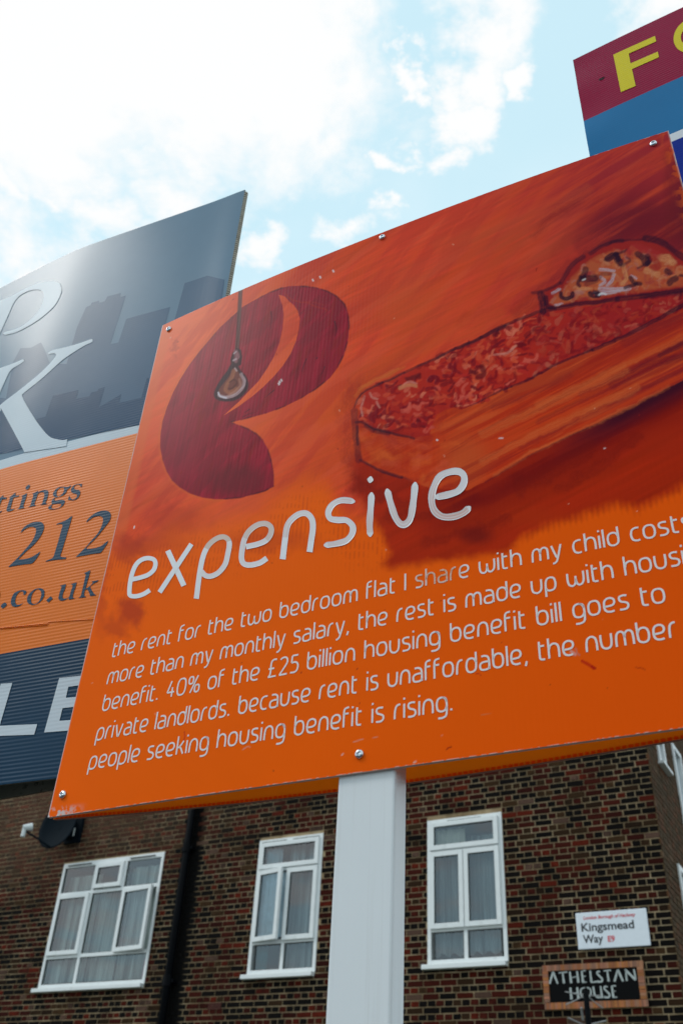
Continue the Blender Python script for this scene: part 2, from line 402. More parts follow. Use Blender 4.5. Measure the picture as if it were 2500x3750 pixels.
# one set of brick meshes, slightly uneven, one unit wide (x), deep (y), high (z)
def brick_mesh(seed):
    r = random.Random(seed); v = []
    for z in (-.5, .5):
        for y in (0, 1):
            for x in (-.5, .5):
                v.append((x*(1-.03*r.random()), y+(.05*r.random() if y == 0 else 0), z*(1-.10*r.random())))
    me = bpy.data.meshes.new('brick'); me.from_pydata(v, [], [(0,2,3,1),(4,5,7,6),(0,1,5,4),(2,6,7,3),(0,4,6,2),(1,3,7,5)]); me.materials.append(M_brick_o); return me
BM = [brick_mesh(k) for k in range(6)]
def lay(a0, a1, z0, z1, op):
    """English bond: rows of stretchers and rows of headers"""
    out = []; c = .075; r = int(z0/c)
    while r*c < z1:
        za = r*c; zb = za+.064; w = .225 if r % 2 else .1125
        st = a0-(.056 if r % 2 else 0)-.02*rng.random()
        x = st
        while x < a1:
            jog = .006*(rng.random()-.5)
            p, q = max(a0, x+jog), min(a1, x+w-.0115+jog*.3)
            x += w
            for o in op:                           # cut bricks back to the openings
                if zb > o[2]+.005 and za < o[3]-.005:
                    if p < o[0] < q: q = o[0]-.006
                    elif p < o[1] < q: p = o[1]+.006
                    elif p >= o[0] and q <= o[1]: p = q
            if q-p < .03: continue
            out.append((p, q, za+.003*(rng.random()-.5), zb+.003*(rng.random()-.5)))
        r += 1
    return out
bricks = lay(W_MIN, E_MAX, 0, TOP-.05, front_open)
# which of them show largest in the photograph
mid = np.array([wall_world((b[0]+b[1])/2, 0, (b[2]+b[3])/2) for b in bricks])
pl = to_px(np.array([wall_world(b[0], 0, b[2]) for b in bricks])); pr = to_px(np.array([wall_world(b[1], 0, b[3]) for b in bricks])); pm = to_px(mid)
size = np.abs(pr[:, 0]-pl[:, 0])
seen = (pm[:, 0] > 1500) & (pm[:, 0] < 2500) & (pm[:, 1] < 3750) & (pm[:, 1] > 2885-.137*(pm[:, 0]-1500)+20)
order = np.argsort(-np.where(seen, size, 0))[:298]
single = set(int(k) for k in order if seen[k])
V = []; Fc = []; T = []
for k, (p, q, za, zb) in enumerate(bricks):
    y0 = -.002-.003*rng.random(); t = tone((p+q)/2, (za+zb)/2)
    if k in single:
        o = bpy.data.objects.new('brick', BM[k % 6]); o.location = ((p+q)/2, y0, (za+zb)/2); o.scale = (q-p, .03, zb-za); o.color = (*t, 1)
        o.rotation_euler = (0, .012*(rng.random()-.5), .004*(rng.random()-.5)); link(o, H); continue
    b = len(V); j = rng.random((4, 2))*.004
    V += [(p+j[0, 0], y0, za+j[0, 1]), (q-j[1, 0], y0-.002*rng.random(), za+j[1, 1]), (q-j[2, 0], y0, zb-j[2, 1]), (p+j[3, 0], y0, zb-j[3, 1]),
          (p, .02, za), (q, .02, za), (q, .02, zb), (p, .02, zb)]
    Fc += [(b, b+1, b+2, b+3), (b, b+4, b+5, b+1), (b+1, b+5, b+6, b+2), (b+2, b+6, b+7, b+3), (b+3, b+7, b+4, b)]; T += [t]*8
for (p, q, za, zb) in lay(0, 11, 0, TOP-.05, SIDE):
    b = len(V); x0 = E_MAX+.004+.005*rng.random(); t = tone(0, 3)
    t = tuple(u*.55+w_*.45 for u, w_ in zip(t, (.17, .105, .05)))  # tan mixed in: the side wall's brighter light is put into the colour
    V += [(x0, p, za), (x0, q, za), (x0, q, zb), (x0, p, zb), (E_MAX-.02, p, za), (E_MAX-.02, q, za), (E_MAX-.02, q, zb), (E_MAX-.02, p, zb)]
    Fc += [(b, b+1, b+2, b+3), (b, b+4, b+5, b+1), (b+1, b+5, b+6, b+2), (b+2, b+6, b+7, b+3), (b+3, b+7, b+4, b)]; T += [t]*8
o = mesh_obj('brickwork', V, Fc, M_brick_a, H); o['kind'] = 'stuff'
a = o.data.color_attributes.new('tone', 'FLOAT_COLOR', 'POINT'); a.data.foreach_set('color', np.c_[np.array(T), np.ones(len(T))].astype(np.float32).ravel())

# --- windows
def glass_mat():
    m = bpy.data.materials.new('window_glass'); m.use_nodes = True; n = m.node_tree.nodes; l = m.node_tree.links
    n.remove(n['Principled BSDF']); o = n['Material Output']
    tr = n.new('ShaderNodeBsdfTransparent'); tr.inputs[0].default_value = (.80, .86, .85, 1)
    gl = n.new('ShaderNodeBsdfGlossy'); gl.inputs['Roughness'].default_value = .02; gl.inputs[0].default_value = (.9, .95, 1, 1)
    fr = n.new('ShaderNodeFresnel'); fr.inputs[0].default_value = 1.52
    mm = n.new('ShaderNodeMath'); mm.operation = 'MULTIPLY'; mm.inputs[1].default_value = 2.6; l.new(fr.outputs[0], mm.inputs[0])
    x = n.new('ShaderNodeMixShader'); l.new(mm.outputs[0], x.inputs[0]); l.new(tr.outputs[0], x.inputs[1]); l.new(gl.outputs[0], x.inputs[2]); l.new(x.outputs[0], o.inputs[0]); return m
M_glass = glass_mat()
def curtain_mat(c):
    m = bpy.data.materials.new('net_curtain'); m.use_nodes = True; n = m.node_tree.nodes; l = m.node_tree.links; b = n['Principled BSDF']
    b.inputs['Roughness'].default_value = .9; tc = n.new('ShaderNodeTexCoord'); mp = n.new('ShaderNodeMapping'); mp.inputs['Scale'].default_value = (14, 1, .6); l.new(tc.outputs['Object'], mp.inputs[0])
    t = n.new('ShaderNodeTexNoise'); t.inputs['Scale'].default_value = 1; t.inputs['Detail'].default_value = 5; l.new(mp.outputs[0], t.inputs['Vector'])
    r = n.new('ShaderNodeValToRGB'); e = r.color_ramp.elements; e[0].position = .35; e[0].color = (c[0]*.12, c[1]*.14, c[2]*.14, 1); e[1].position = .68; e[1].color = (*c, 1)
    l.new(t.outputs['Fac'], r.inputs[0]); l.new(r.outputs[0], b.inputs['Base Color']); return m
M_net = curtain_mat((.78, .84, .80)); M_net2 = curtain_mat((.48, .55, .57)); M_linen = material('cream_blind', (.72, .71, .62), .9); M_sheen = material('sky_reflection_sheet', (.52, .66, .74), .7, noise_amt=.35, noise_scale=3)  # M_sheen puts reflected sky into the colour of a sheet
M_teal = material('teal_curtain', (.02, .16, .18), .9, noise_amt=.3, noise_scale=8); M_pink = material('pink_cloth', (.55, .03, .18), .8)
def frame_rect(mb, a0, a1, z0, z1, w, y0, y1):
    mb.box(a0, a0+w, y0, y1, z0, z1); mb.box(a1-w, a1, y0, y1, z0, z1); mb.box(a0+w, a1-w, y0, y1, z0, z0+w); mb.box(a0+w, a1-w, y0, y1, z1-w, z1)
def make_window(op, transoms, mullions, lights, nets, label, sill_over=.055, vents=(), side=False):
    a0, a1, z0, z1 = op
    fr = MB(); zf = z0+.02
    fr.box(a0, a0+.05, -.012, .058, zf, z1); fr.box(a1-.05, a1, -.012, .058, zf, z1)
    fr.box(a0+.05, a1-.05, -.010, .056, z1-.075, z1); fr.box(a0+.05, a1-.05, -.010, .056, zf, zf+.055)
    for z in transoms: fr.box(a0+.051, a1-.051, -.006, .052, z-.026, z+.026)
    for x, b0, b1 in mullions: fr.box(x-.026, x+.026, -.005, .050, b0+.026, b1-.026)
    o = fr.build('window', M_white, H, bevel=.004); o['label'] = label
    def kid(mb, name, m, **k): return mb.build(name, m, o, **k)
    kid(MB().box(a0-sill_over, a1-.01, -.085, .02, z0-.038, z0+.018), 'sill', M_white, bevel=.005)
    for va, vb in vents: kid(MB().box(va, vb, -.028, -.012, z1-.052, z1-.034), 'trickle_vent', M_gasket, bevel=.003)
    for (x0, x1, y0, y1, kind, ang) in lights:
        if kind == 'sash':
            s = MB(); b = .062; frame_rect(s, 0, x1-x0, 0, y1-y0, b, -.034, .012)
            so = kid(s, 'sash', M_white, bevel=.004)
            pn = mesh_obj('pane', [(b-.01, -.008, b-.01), (x1-x0-b+.01, -.008, b-.01), (x1-x0-b+.01, -.008, y1-y0-b+.01), (b-.01, -.008, y1-y0-b+.01)], [(0, 1, 2, 3)], M_glass, o)
            gk = MB(); frame_rect(gk, b-.008, x1-x0-b+.008, b-.008, y1-y0-b+.008, .010, -.030, -.004); go = gk.build('seal', M_gasket, o)
            for q in (so, pn, go):
                q.location = (x0, -.012, y0); q.rotation_euler = (0, 0, ang)
                if ang > 0:      # hinged on its right edge
                    q.location = (x1-(x1-x0)*math.cos(ang), -.012-(x1-x0)*math.sin(ang), y0)
        else:
            mesh_obj('pane', [(x0, .018, y0), (x1, .018, y0), (x1, .018, y1), (x0, .018, y1)], [(0, 1, 2, 3)], M_glass, o)
            gk = MB(); frame_rect(gk, x0, x1, y0, y1, .009, -.002, .015); gk.build('seal', M_gasket, o)
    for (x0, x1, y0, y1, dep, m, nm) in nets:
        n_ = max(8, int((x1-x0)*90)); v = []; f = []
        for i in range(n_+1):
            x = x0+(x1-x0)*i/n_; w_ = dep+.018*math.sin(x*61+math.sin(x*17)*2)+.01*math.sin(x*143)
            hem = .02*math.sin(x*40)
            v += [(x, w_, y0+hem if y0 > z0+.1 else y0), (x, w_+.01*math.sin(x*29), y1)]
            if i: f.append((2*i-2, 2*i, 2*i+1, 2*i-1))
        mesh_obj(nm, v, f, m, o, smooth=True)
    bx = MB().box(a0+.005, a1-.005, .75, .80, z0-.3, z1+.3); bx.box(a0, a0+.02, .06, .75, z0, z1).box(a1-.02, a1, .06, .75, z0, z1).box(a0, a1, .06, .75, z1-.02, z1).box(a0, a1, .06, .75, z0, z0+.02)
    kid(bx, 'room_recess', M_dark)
    return o
e = EYE
zt, zm = 3.845+e, 2.868+e
make_window(W1, [3.805+e, 2.87+e], [(-4.515, ZB, ZT), (-3.895, 3.805+e, ZT), (-3.86, 2.87+e, 3.805+e)],
    [(-5.18, -4.54, 3.83+e, 4.235+e, 'fix', 0), (-4.49, -3.92, 3.845+e, 4.22+e, 'sash', 0), (-3.87, -3.2, 3.83+e, 4.235+e, 'fix', 0),
     (-5.185, -4.535, 2.89+e, 3.79+e, 'sash', 0), (-4.49, -3.885, 2.895+e, 3.78+e, 'fix', 0), (-3.835, -3.2, 2.875+e, 3.79+e, 'sash', -.13),
     (-5.18, -3.2, 2.49+e, 2.845+e, 'fix', 0)],
    [(-5.2, -4.50, ZB, ZT-.14, .16, M_net, 'net_curtain'), (-4.46, -3.93, ZB, ZT-.30, .17, M_net, 'net_curtain'), (-3.90, -3.18, ZB, ZT-.10, .16, M_net, 'net_curtain'), (-3.262, -3.205, ZB+.05, ZB+.34, .07, M_pink, 'pink_cloth')],
    'wide white window of seven lights with grey net curtains, right casement ajar', vents=((-5.12, -4.62), (-3.82, -3.32)))
make_window(W2, [zt, zm], [(-.845, ZB, zm), (-.845, zm, zt)],
    [(-1.335, -.35, zt+.005, 4.225+e, 'sash', 0), (-1.335, -.868, 2.872+e, 3.825+e, 'sash', -.20), (-.85, -.35, 2.872+e, 3.825+e, 'sash', .0),
     (-1.30, -.875, 2.51+e, 2.84+e, 'fix', 0), (-.815, -.36, 2.51+e, 2.84+e, 'fix', 0)],
    [(-.93, -.32, ZB, ZT-.05, .17, M_net2, 'net_curtain'), (-1.36, -1.18, ZB, 3.1+e, .14, M_teal, 'teal_curtain'), (-1.32, -.885, 2.93+e, 3.80+e, .055, M_sheen, 'blind_or_sky_sheet'), (-1.3, -1.02, 3.90+e, 4.16+e, .08, M_sheen, 'blind_or_sky_sheet')],  # M_sheen sheets are added, standing for sky reflected in the glass
    'narrow white window with its left casement swung open, beside the white post', vents=((-1.33, -.90), (-.80, -.36)))
make_window(W3, [zt, zm], [(1.842, ZB, zm), (1.842, zm, zt)],
    [(1.372, 2.335, zt+.005, 4.215+e, 'sash', 0), (1.372, 1.838, 2.872+e, 3.825+e, 'sash', 0), (1.848, 2.335, 2.872+e, 3.825+e, 'sash', 0),
     (1.40, 1.815, 2.51+e, 2.84+e, 'fix', 0), (1.87, 2.31, 2.51+e, 2.84+e, 'fix', 0)],
    [(1.35, 2.36, 2.60+e, 4.05+e, .17, M_net2, 'net_curtain'), (1.38, 1.83, 3.88+e, 4.15+e, .10, M_linen, 'blind_or_sky_sheet')],
    'narrow white window with closed casements and short net curtains, left of the street sign', vents=((1.62, 2.10),))
for k, (b0, b1, z0, z1) in enumerate(SIDE):
    fr = MB()
    fr.box(E_MAX-.04, E_MAX+.03, b0, b0+.07, z0, z1); fr.box(E_MAX-.04, E_MAX+.03, b1-.07, b1, z0, z1)
    fr.box(E_MAX-.04, E_MAX+.028, b0+.07, b1-.07, z0, z0+.07); fr.box(E_MAX-.04, E_MAX+.028, b0+.07, b1-.07, z1-.07, z1)
    zc_ = z0+(z1-z0)*.45; fr.box(E_MAX-.04, E_MAX+.025, b0+.07, b1-.07, zc_-.03, zc_+.03)
    o = fr.build('window', M_white, H, bevel=.004); o['label'] = 'white window on the receding side wall'
    MB().box(E_MAX, E_MAX+.08, b0-.05, b1+.05, z0-.04, z0-.002).build('sill', M_white, o)
    mesh_obj('pane', [(E_MAX-.02, b0+.06, z0+.06), (E_MAX-.02, b1-.06, z0+.06), (E_MAX-.02, b1-.06, z1-.06), (E_MAX-.02, b0+.06, z1-.06)], [(0, 1, 2, 3)], M_glass, o)
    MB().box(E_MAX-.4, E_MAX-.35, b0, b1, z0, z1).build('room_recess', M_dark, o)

# --- drainpipe
M_pipe = material('black_iron', (.003, .0035, .005), .5, noise_amt=.3, spec=.06)
dp = MB().tube([(PIPE_A, -.085, 0), (PIPE_A, -.085, TOP)], .055, 16).build('drainpipe', M_pipe, H, smooth=True)
for z in (2.2, 4.0, 5.85, 7.7, 9.5):
    MB().box(PIPE_A-.10, PIPE_A+.10, -.10, .0, z, z+.05).build('bracket', M_pipe, dp, bevel=.006)
    MB().tube([(PIPE_A, -.085, z-.04), (PIPE_A, -.085, z+.10)], .068, 16).build('socket', M_pipe, dp)
ab = MB()
for k in range(4): ab.box(-1.97, -1.75, -.012, .0, 2.06+e+k*.022, 2.072+e+k*.022)
ab.build('air_brick', material('terracotta', (.09, .02, .012), .8), H)

# ------------------------------------------------------------------ satellite dish
M_dish = material('dish_grey', (.004, .009, .014), .7, noise_amt=.2, spec=.06)
D = thing('satellite_dish', 'dark satellite dish with a pale receiver on its arm, fixed high on the brick wall', 'satellite dish')
WD = Board((HX, HY), WALL_AZ, lambda u, z: np.full(np.shape(u), .36))
_q = WD.uz(212., 3022.); Dc = WD.at(_q[0], _q[1])
ax = Vector((-.42, -.86, .16)).normalized()      # where the dish looks
side_ = ax.cross(Vector((0, 0, 1))).normalized(); upd = side_.cross(ax)
v = []; f = []; nr, na = 7, 36
for i in range(nr+1):
    r = i/nr
    for k in range(na):
        th = 2*math.pi*k/na; x, y = r*.36*math.cos(th), r*.40*math.sin(th)
        p = Vector(Dc)+side_*x+upd*y+ax*(.10*(r*r)-.10); v.append(p)
for i in range(nr):
    for k in range(na): f.append((i*na+k, i*na+(k+1) % na, (i+1)*na+(k+1) % na, (i+1)*na+k))
o = mesh_obj('reflector', v, f, M_dish, D, smooth=True)
m = o.modifiers.new('thickness', 'SOLIDIFY'); m.thickness = .012; m.offset = 0
WL = Board((HX, HY), WALL_AZ, lambda u, z: np.full(np.shape(u), .72)); _q = WL.uz(97., 3030.); lnb = Vector(WL.at(_q[0], _q[1]))
foot = Vector(Dc)-upd*.38+ax*.0
MB().tube([foot, foot.lerp(lnb, .6)+Vector((0, 0, -.03)), lnb+Vector((0, 0, -.06))], .016, 8).build('arm', M_dish, D)
M_lnb = material('pale_plastic', (.72, .76, .76), .4)
d_ = (Vector(Dc)-lnb).normalized()
MB().tube([lnb-d_*.05, lnb+d_*.02, lnb+d_*.035, lnb+d_*.10], .045, 14, .065).build('receiver', M_lnb, D, smooth=False)
MB().tube([lnb-d_*.02+Vector((0, 0, .03)), lnb-d_*.02+Vector((0, 0, -.15))], .035, 12).build('receiver_body', M_lnb, D)
wp = Vector(wall_world(-5.15, 0, 4.85+e)); b_ = Vector(Dc)-ax*.11
MB().tube([b_, b_.lerp(wp, .5)+Vector((0, 0, .0)), wp], .035, 10).build('mast', M_dish, D)
q = MB(); q.box(-5.32, -4.98, -.05, 0, 4.62+e, 5.08+e); q.box(-5.30, -5.12, -.22, -.05, 4.70+e, 4.98+e); o = q.build('mount', M_dish, D, bevel=.01); o.location = (HX, HY, 0); o.rotation_euler = (0, 0, WALL_AZ)
q = MB().box(-5.145, -5.105, -.075, -.055, 4.73+e, 4.86+e); o = q.build('bolt_plate', M_lnb, D); o.location = (HX, HY, 0); o.rotation_euler = (0, 0, WALL_AZ)

# ------------------------------------------------------------------ street sign and house name
def text_mesh(name, body, size, mat, parent, loc, bold=0., shear=0., extr=.001, width=None, align='LEFT'):
    cu = bpy.data.curves.new(name, 'FONT'); cu.body = body; cu.size = size; cu.extrude = extr; cu.offset = bold; cu.shear = shear; cu.align_x = align
    o = bpy.data.objects.new(name, cu); link(o); bpy.context.view_layer.update()
    me = bpy.data.meshes.new_from_object(o.evaluated_get(bpy.context.evaluated_depsgraph_get())); bpy.data.objects.remove(o)
    xs = [q.co.x for q in me.vertices]; k = width/(max(xs)-min(xs)) if width else 1.
    x0 = min(xs)
    for q in me.vertices: q.co = Vector(((q.co.x-x0)*k, -q.co.z, q.co.y))
    me.name = name; me.materials.clear(); me.materials.append(mat)
    r = link(bpy.data.objects.new(name, me), parent); r.location = loc; return r
M_plate = material('white_enamel', (.74, .78, .84), .35, noise_amt=.04); M_black = material('black_print', (.012, .014, .018), .5); M_red = material('red_print', (.62, .03, .05), .5)
S = thing('street_sign', 'white street name plate reading Kingsmead Way, on the brick wall above the house name', 'street sign', (HX, HY, 0), WALL_AZ)
pb = MB().box(3.258, 4.093, -.040, -.022, 2.532+e, 2.935+e)
o = pb.build('plate', M_plate, S); m = o.modifiers.new('bevel', 'BEVEL'); m.width = .02; m.segments = 3; m.limit_method = 'ANGLE'
MB().box(3.30, 4.05, -.023, -.004, 2.56+e, 2.90+e).build('backing', M_dark, S)
text_mesh('district_lettering', 'London Borough of Hackney', .052, M_red, S, (3.352, -.0415, 2.855+e), bold=.0006, shear=.2, width=.61)
text_mesh('name_lettering', 'Kingsmead', .125, M_black, S, (3.318, -.0415, 2.727+e), bold=.0022, width=.615)
text_mesh('name_lettering', 'Way', .125, M_black, S, (3.325, -.0415, 2.598+e), bold=.0022, width=.235)
text_mesh('postcode_lettering', 'E9', .085, M_red, S, (3.615, -.0415, 2.600+e), bold=.002, width=.08)

NP = thing('house_name_plaque', 'black ATHELSTAN HOUSE plaque set in an orange tile surround, below the street sign', 'name plaque', (HX, HY, 0), WALL_AZ)
pa0, pa1, pz0, pz1 = 2.875, 3.902, 1.992+e, 2.318+e
MB().box(pa0-.07, pa1+.075, -.012, -.0105+.004, pz0-.08, pz1+.07).build('bedding', M_mortar, NP)
MB().box(pa0+.002, pa1-.002, -.030, -.013, pz0+.002, pz1-.002).build('plaque', material('black_slate', (.003, .003, .0035), .8, spec=.1), NP)
M_tile = material('clay_tile', rough=.75, obj_color=True, noise_amt=.25, noise_scale=30)
tm = bpy.data.meshes.new('tile'); tm.from_pydata([(x, y, z) for z in (0, 1) for y in (-1, 0) for x in (0, 1)], [], [(0,2,3,1),(4,5,7,6),(0,1,5,4),(2,6,7,3),(0,4,6,2),(1,3,7,5)]); tm.materials.append(M_tile)
def tile(x, z, w, h):
    o = bpy.data.objects.new('tile', tm); o.location = (x, -.013, z); o.scale = (w, .022+.006*rng.random(), h); c = [(.40, .13, .045), (.36, .16, .08), (.30, .14, .085), (.43, .15, .035), (.38, .15, .085)][rng.integers(5)]
    k = .7+.5*rng.random(); o.color = (c[0]*k, c[1]*k, c[2]*k, 1); link(o, NP)
x = pa0-.068
while x < pa1+.06:
    tile(x, pz1+.003, .021, .062); tile(x, pz0-.072, .021, .069); x += .0245
z = pz0+.002
while z < pz1-.02:
    tile(pa0-.068, z, .065, .030); tile(pa1+.003, z, .068, .030); z += .033
# inlaid letters: broad flared strokes, traced from the photograph
M_let = material('letter_inlay', (.42, .46, .45), .6, noise_amt=.25, noise_scale=40)
WB = Board((HX, HY), WALL_AZ, lambda u, z: np.zeros(np.shape(u)))
def wline(name, strokes, parent):
    v = []; f = []
    for p, w0, w1 in strokes:
        p = smooth_line(p, 4); n_ = len(p)
        for i, q in enumerate(p):
            d = p[min(i+1, n_-1)]-p[max(i-1, 0)]; d = d/np.linalg.norm(d); nn = np.array([-d[1], d[0]]); w_ = (w0+(w1-w0)*i/(n_-1))/2
            for s_ in (1, -1):
                c = WB.uz(*(np.array([2000, 3500])+(q+nn*w_*s_)*.2551)); v.append((c[0], -.0325, c[1]))
            if i: k = len(v); f.append((k-4, k-3, k-1, k-2))
    return mesh_obj(name, v, f, M_let, parent)
g_ = {
 'ATHELSTAN': [([(105,235),(55,410)],22,34),([(105,240),(172,410)],32,24),([(185,255),(310,240)],18,18),([(240,240),(262,405)],20,32),([(345,235),(365,400)],24,34),([(448,228),(468,395)],24,34),([(365,320),(455,308)],12,12),
   ([(515,225),(535,395)],24,34),([(515,228),(570,222)],12,18),([(530,305),(570,300)],12,16),([(535,395),(585,382)],12,14),([(635,220),(655,390)],24,32),([(650,392),(735,378)],16,26),
   ([(778,238),(745,235),(735,260),(770,300),(805,335),(808,370),(780,382),(738,376)],22,28),([(828,225),(935,215)],18,20),([(880,215),(902,378)],22,32),([(1030,205),(985,378)],22,32),([(1030,205),(1108,375)],32,28),
   ([(1145,205),(1160,370)],18,28),([(1135,205),(1290,358)],32,32),([(1262,200),(1290,355)],22,26)],
 'HOUSE': [([(352,465),(370,635)],28,34),([(450,460),(470,625)],28,34),([(370,545),(465,540)],12,12),([(560,465),(505,490),(505,570),(545,605)],18,26),([(590,462),(640,490),(645,560),(610,608)],18,26),
   ([(680,450),(700,560),(745,605),(800,600)],28,22),([(785,445),(808,615)],22,34),([(885,455),(850,448),(838,478),(875,520),(912,560),(905,600),(860,605),(835,595)],22,28),
   ([(945,440),(970,610)],26,34),([(945,442),(1005,438)],14,20),([(960,520),(1000,515)],12,14),([(968,608),(1025,600)],14,16)]}
wline('lettering', g_['ATHELSTAN'], NP); wline('lettering', g_['HOUSE'], NP)

# ------------------------------------------------------------------ dark pole with pale wires spreading from its head
PL = thing('utility_pole', 'slim dark pole with pale wires spreading from its head, before the black name plaque', 'pole')
def at_depth(x, y, dist): d = ray(x, y); return Vector((0, 0, EYE))+Vector(d*dist)
ph = at_depth(2143, 3634, 9.6)
MB().tube([(ph.x, ph.y, 0), (ph.x, ph.y, ph.z-.10), (ph.x, ph.y, ph.z)], .030, 14, .026).build('shaft', M_pipe, PL, smooth=True)
MB().tube([(ph.x, ph.y, ph.z-.05), (ph.x, ph.y, ph.z-.0), (ph.x, ph.y, ph.z+.015)], .030, 14, .022).build('cap', M_pipe, PL)
M_wire = material('pale_wire', (.30, .29, .29), .6)
hd = ph+Vector((0, 0, -.02))
for (tx, ty) in ((2067, 3632), (2070, 3679), (2200, 3646), (2205, 3692)):
    t_ = at_depth(tx, ty, 9.6); MB().tube([hd, hd.lerp(t_, .5)+Vector((0, 0, -.006)), t_], .006, 6).build('wire', M_wire, PL)
for (sx, sy, tx, ty) in ((2138, 3755, 2078, 3727), (2138, 3757, 2218, 3738)):
    MB().tube([at_depth(sx, sy, 9.6), at_depth(tx, ty, 9.6)], .008, 6).build('wire', M_wire, PL)
MB().tube([at_depth(2127, 3690, 9.55), at_depth(2133, 3735, 9.55)], .012, 8).build('clip', M_wire, PL)

# ================================================================== the orange painted board
K = .81/1.32
az_m = -.515671
MP = (.03959, .89172)
HB = .403                                     # half width of the board
U0 = 0.0
ZM0, ZM1 = .552*K+EYE, 1.871*K+EYE
def off_front(u, z):
    s = np.clip((np.asarray(z)-ZM0)/(ZM1-ZM0), 0, 1); r = np.clip(np.abs(np.asarray(u))/.405, 0, 1.2)
    return (.0035+.0100*s)*(1-r**2.2)
def off_back(u, z):
    r = np.clip(np.abs(np.asarray(u))/.402, 0, 1.1)
    return -(.0375-.030*r**1.9)
MAIN = Board(MP, az_m, off_front); BACK = Board(MP, az_m, off_back)

# --- hand painting, laid out stroke by stroke on the sheet
NU, NZ = 680, 680
us = np.linspace(-.4035, .4055, NU); zs = np.linspace(ZM0, ZM1, NZ)
UU, ZZ = np.meshgrid(us, zs)
PX = to_px(MAIN.at(UU, ZZ).reshape(-1, 3)); px, py = PX[:, 0], PX[:, 1]; uf, zf_ = UU.ravel(), ZZ.ravel()
n_pts = len(px)
def lat(shape, seed):
    return np.random.default_rng(seed).random(shape)
def vnoise(x, y, seed):
    """smooth value noise"""
    G = lat((64, 64), seed); xi = np.floor(x).astype(int); yi = np.floor(y).astype(int); fx = x-xi; fy = y-yi
    fx = fx*fx*(3-2*fx); fy = fy*fy*(3-2*fy); xi %= 64; yi %= 64; xj = (xi+1) % 64; yj = (yi+1) % 64
    return (G[yi, xi]*(1-fx)+G[yi, xj]*fx)*(1-fy)+(G[yj, xi]*(1-fx)+G[yj, xj]*fx)*fy
def fbm(x, y, seed, o=4):
    s = 0; a = .5; t = 0
    for k in range(o): s = s+a*vnoise(x*2**k, y*2**k, seed+k); t += a; a *= .55
    return s/t
def streak(ang, along, across, seed, o=4):
    c, s = math.cos(ang), math.sin(ang)
    return fbm((px*c+py*s)/along+500, (-px*s+py*c)/across+500, seed, o)
W1_ = fbm(px/34+90, py/34+90, 11)-.5; W2_ = fbm(px/34+40, py/34+40, 21)-.5
def seg_dist(pts, x, y, closed=False):
    p = np.array(pts, float); q = np.roll(p, -1, 0) if closed else p[1:]; p = p if closed else p[:-1]
    d = np.full(len(x), 1e9); tt = np.zeros(len(x)); side = np.zeros(len(x))
    for i, (a, b) in enumerate(zip(p, q)):
        ab = b-a; L2 = ab@ab+1e-9; t = np.clip(((x-a[0])*ab[0]+(y-a[1])*ab[1])/L2, 0, 1)
        e = np.hypot(x-a[0]-t*ab[0], y-a[1]-t*ab[1]); m = e < d; d[m] = e[m]; tt[m] = (i+t[m])/len(p)
        side[m] = ((x[m]-a[0])*ab[1]-(y[m]-a[1])*ab[0])/math.sqrt(L2)
    return d, tt, side
def inside(pts, x, y):
    p = np.array(pts, float); r = np.zeros(len(x), bool); j = len(p)-1
    for i in range(len(p)):
        xi, yi, xj, yj = *p[i], *p[j]
        c = ((yi > y) != (yj > y)) & (x < (xj-xi)*(y-yi)/(yj-yi+1e-12)+xi); r ^= c; j = i
    return r
def sdf(pts, rough=0., soft=False):
    """signed distance in photo pixels, negative inside"""
    if soft: pts = smooth_loop(pts, 4)
    P_ = np.array(pts); pad = 160
    m = (px > P_[:, 0].min()-pad) & (px < P_[:, 0].max()+pad) & (py > P_[:, 1].min()-pad) & (py < P_[:, 1].max()+pad)
    out = np.full(n_pts, 1e3); x = px[m]+W1_[m]*rough; y = py[m]+W2_[m]*rough
    d, _, _ = seg_dist(pts, x, y, True); out[m] = np.where(inside(pts, x, y), -d, d); return out
def ss(v, a, b): t = np.clip((v-a)/(b-a), 0, 1); return t*t*(3-2*t)
C = np.zeros((n_pts, 3)); RL = np.zeros(n_pts)
def mix(col_, a):
    global C
    c = np.array(col_, float); C = C*(1-a[:, None])+(c if c.ndim > 1 else c[None, :])*a[:, None]
def stroke(pts, w, col_, alpha=1., rough=0., soft=3., taper=(1, 1), bristle=0., smooth=True, relief=0., seed=5, dry=0.):
    if smooth: pts = smooth_line(pts, 5)
    P_ = np.array(pts); pad = w*1.5+20
    m = np.nonzero((px > P_[:, 0].min()-pad) & (px < P_[:, 0].max()+pad) & (py > P_[:, 1].min()-pad) & (py < P_[:, 1].max()+pad))[0]
    d, t, s = seg_dist(pts, px[m]+W1_[m]*rough, py[m]+W2_[m]*rough)
    ww = w/2*(taper[0]+(taper[1]-taper[0])*t)
    a = 1-ss(d, ww-soft, ww+soft)
    br = fbm(s/2.2+50, t*4+9, seed, 2)
    if bristle: a = a*(1-bristle*ss(br, .35, .75))
    if dry: a = a*(1-ss(t+.5*(br-.5), 1-dry, 1.0))
    a = a*alpha; aa = np.zeros(n_pts); aa[m] = a; mix(col_, aa)
    if relief: RL[m] += relief*a*(.6+.8*(br-.5))
def tr(pts, o, s): return [(o[0]+x*s, o[1]+y*s) for x, y in pts]

ORANGE = np.array([.97, .128, .0005])
f1 = fbm(px/260+7, py/260+7, 31); f2 = fbm(px/70+3, py/70+3, 41)
C[:] = ORANGE*(1+.10*(f1-.5))[:, None]
# redder print towards the right and the foot
mix((.86, .085, .0003), ss(px+.4*py, 1500, 3600)*.75)
# flute ghosting in the paint film
fl = .5+.5*np.sin(uf*2*math.pi/.0057)
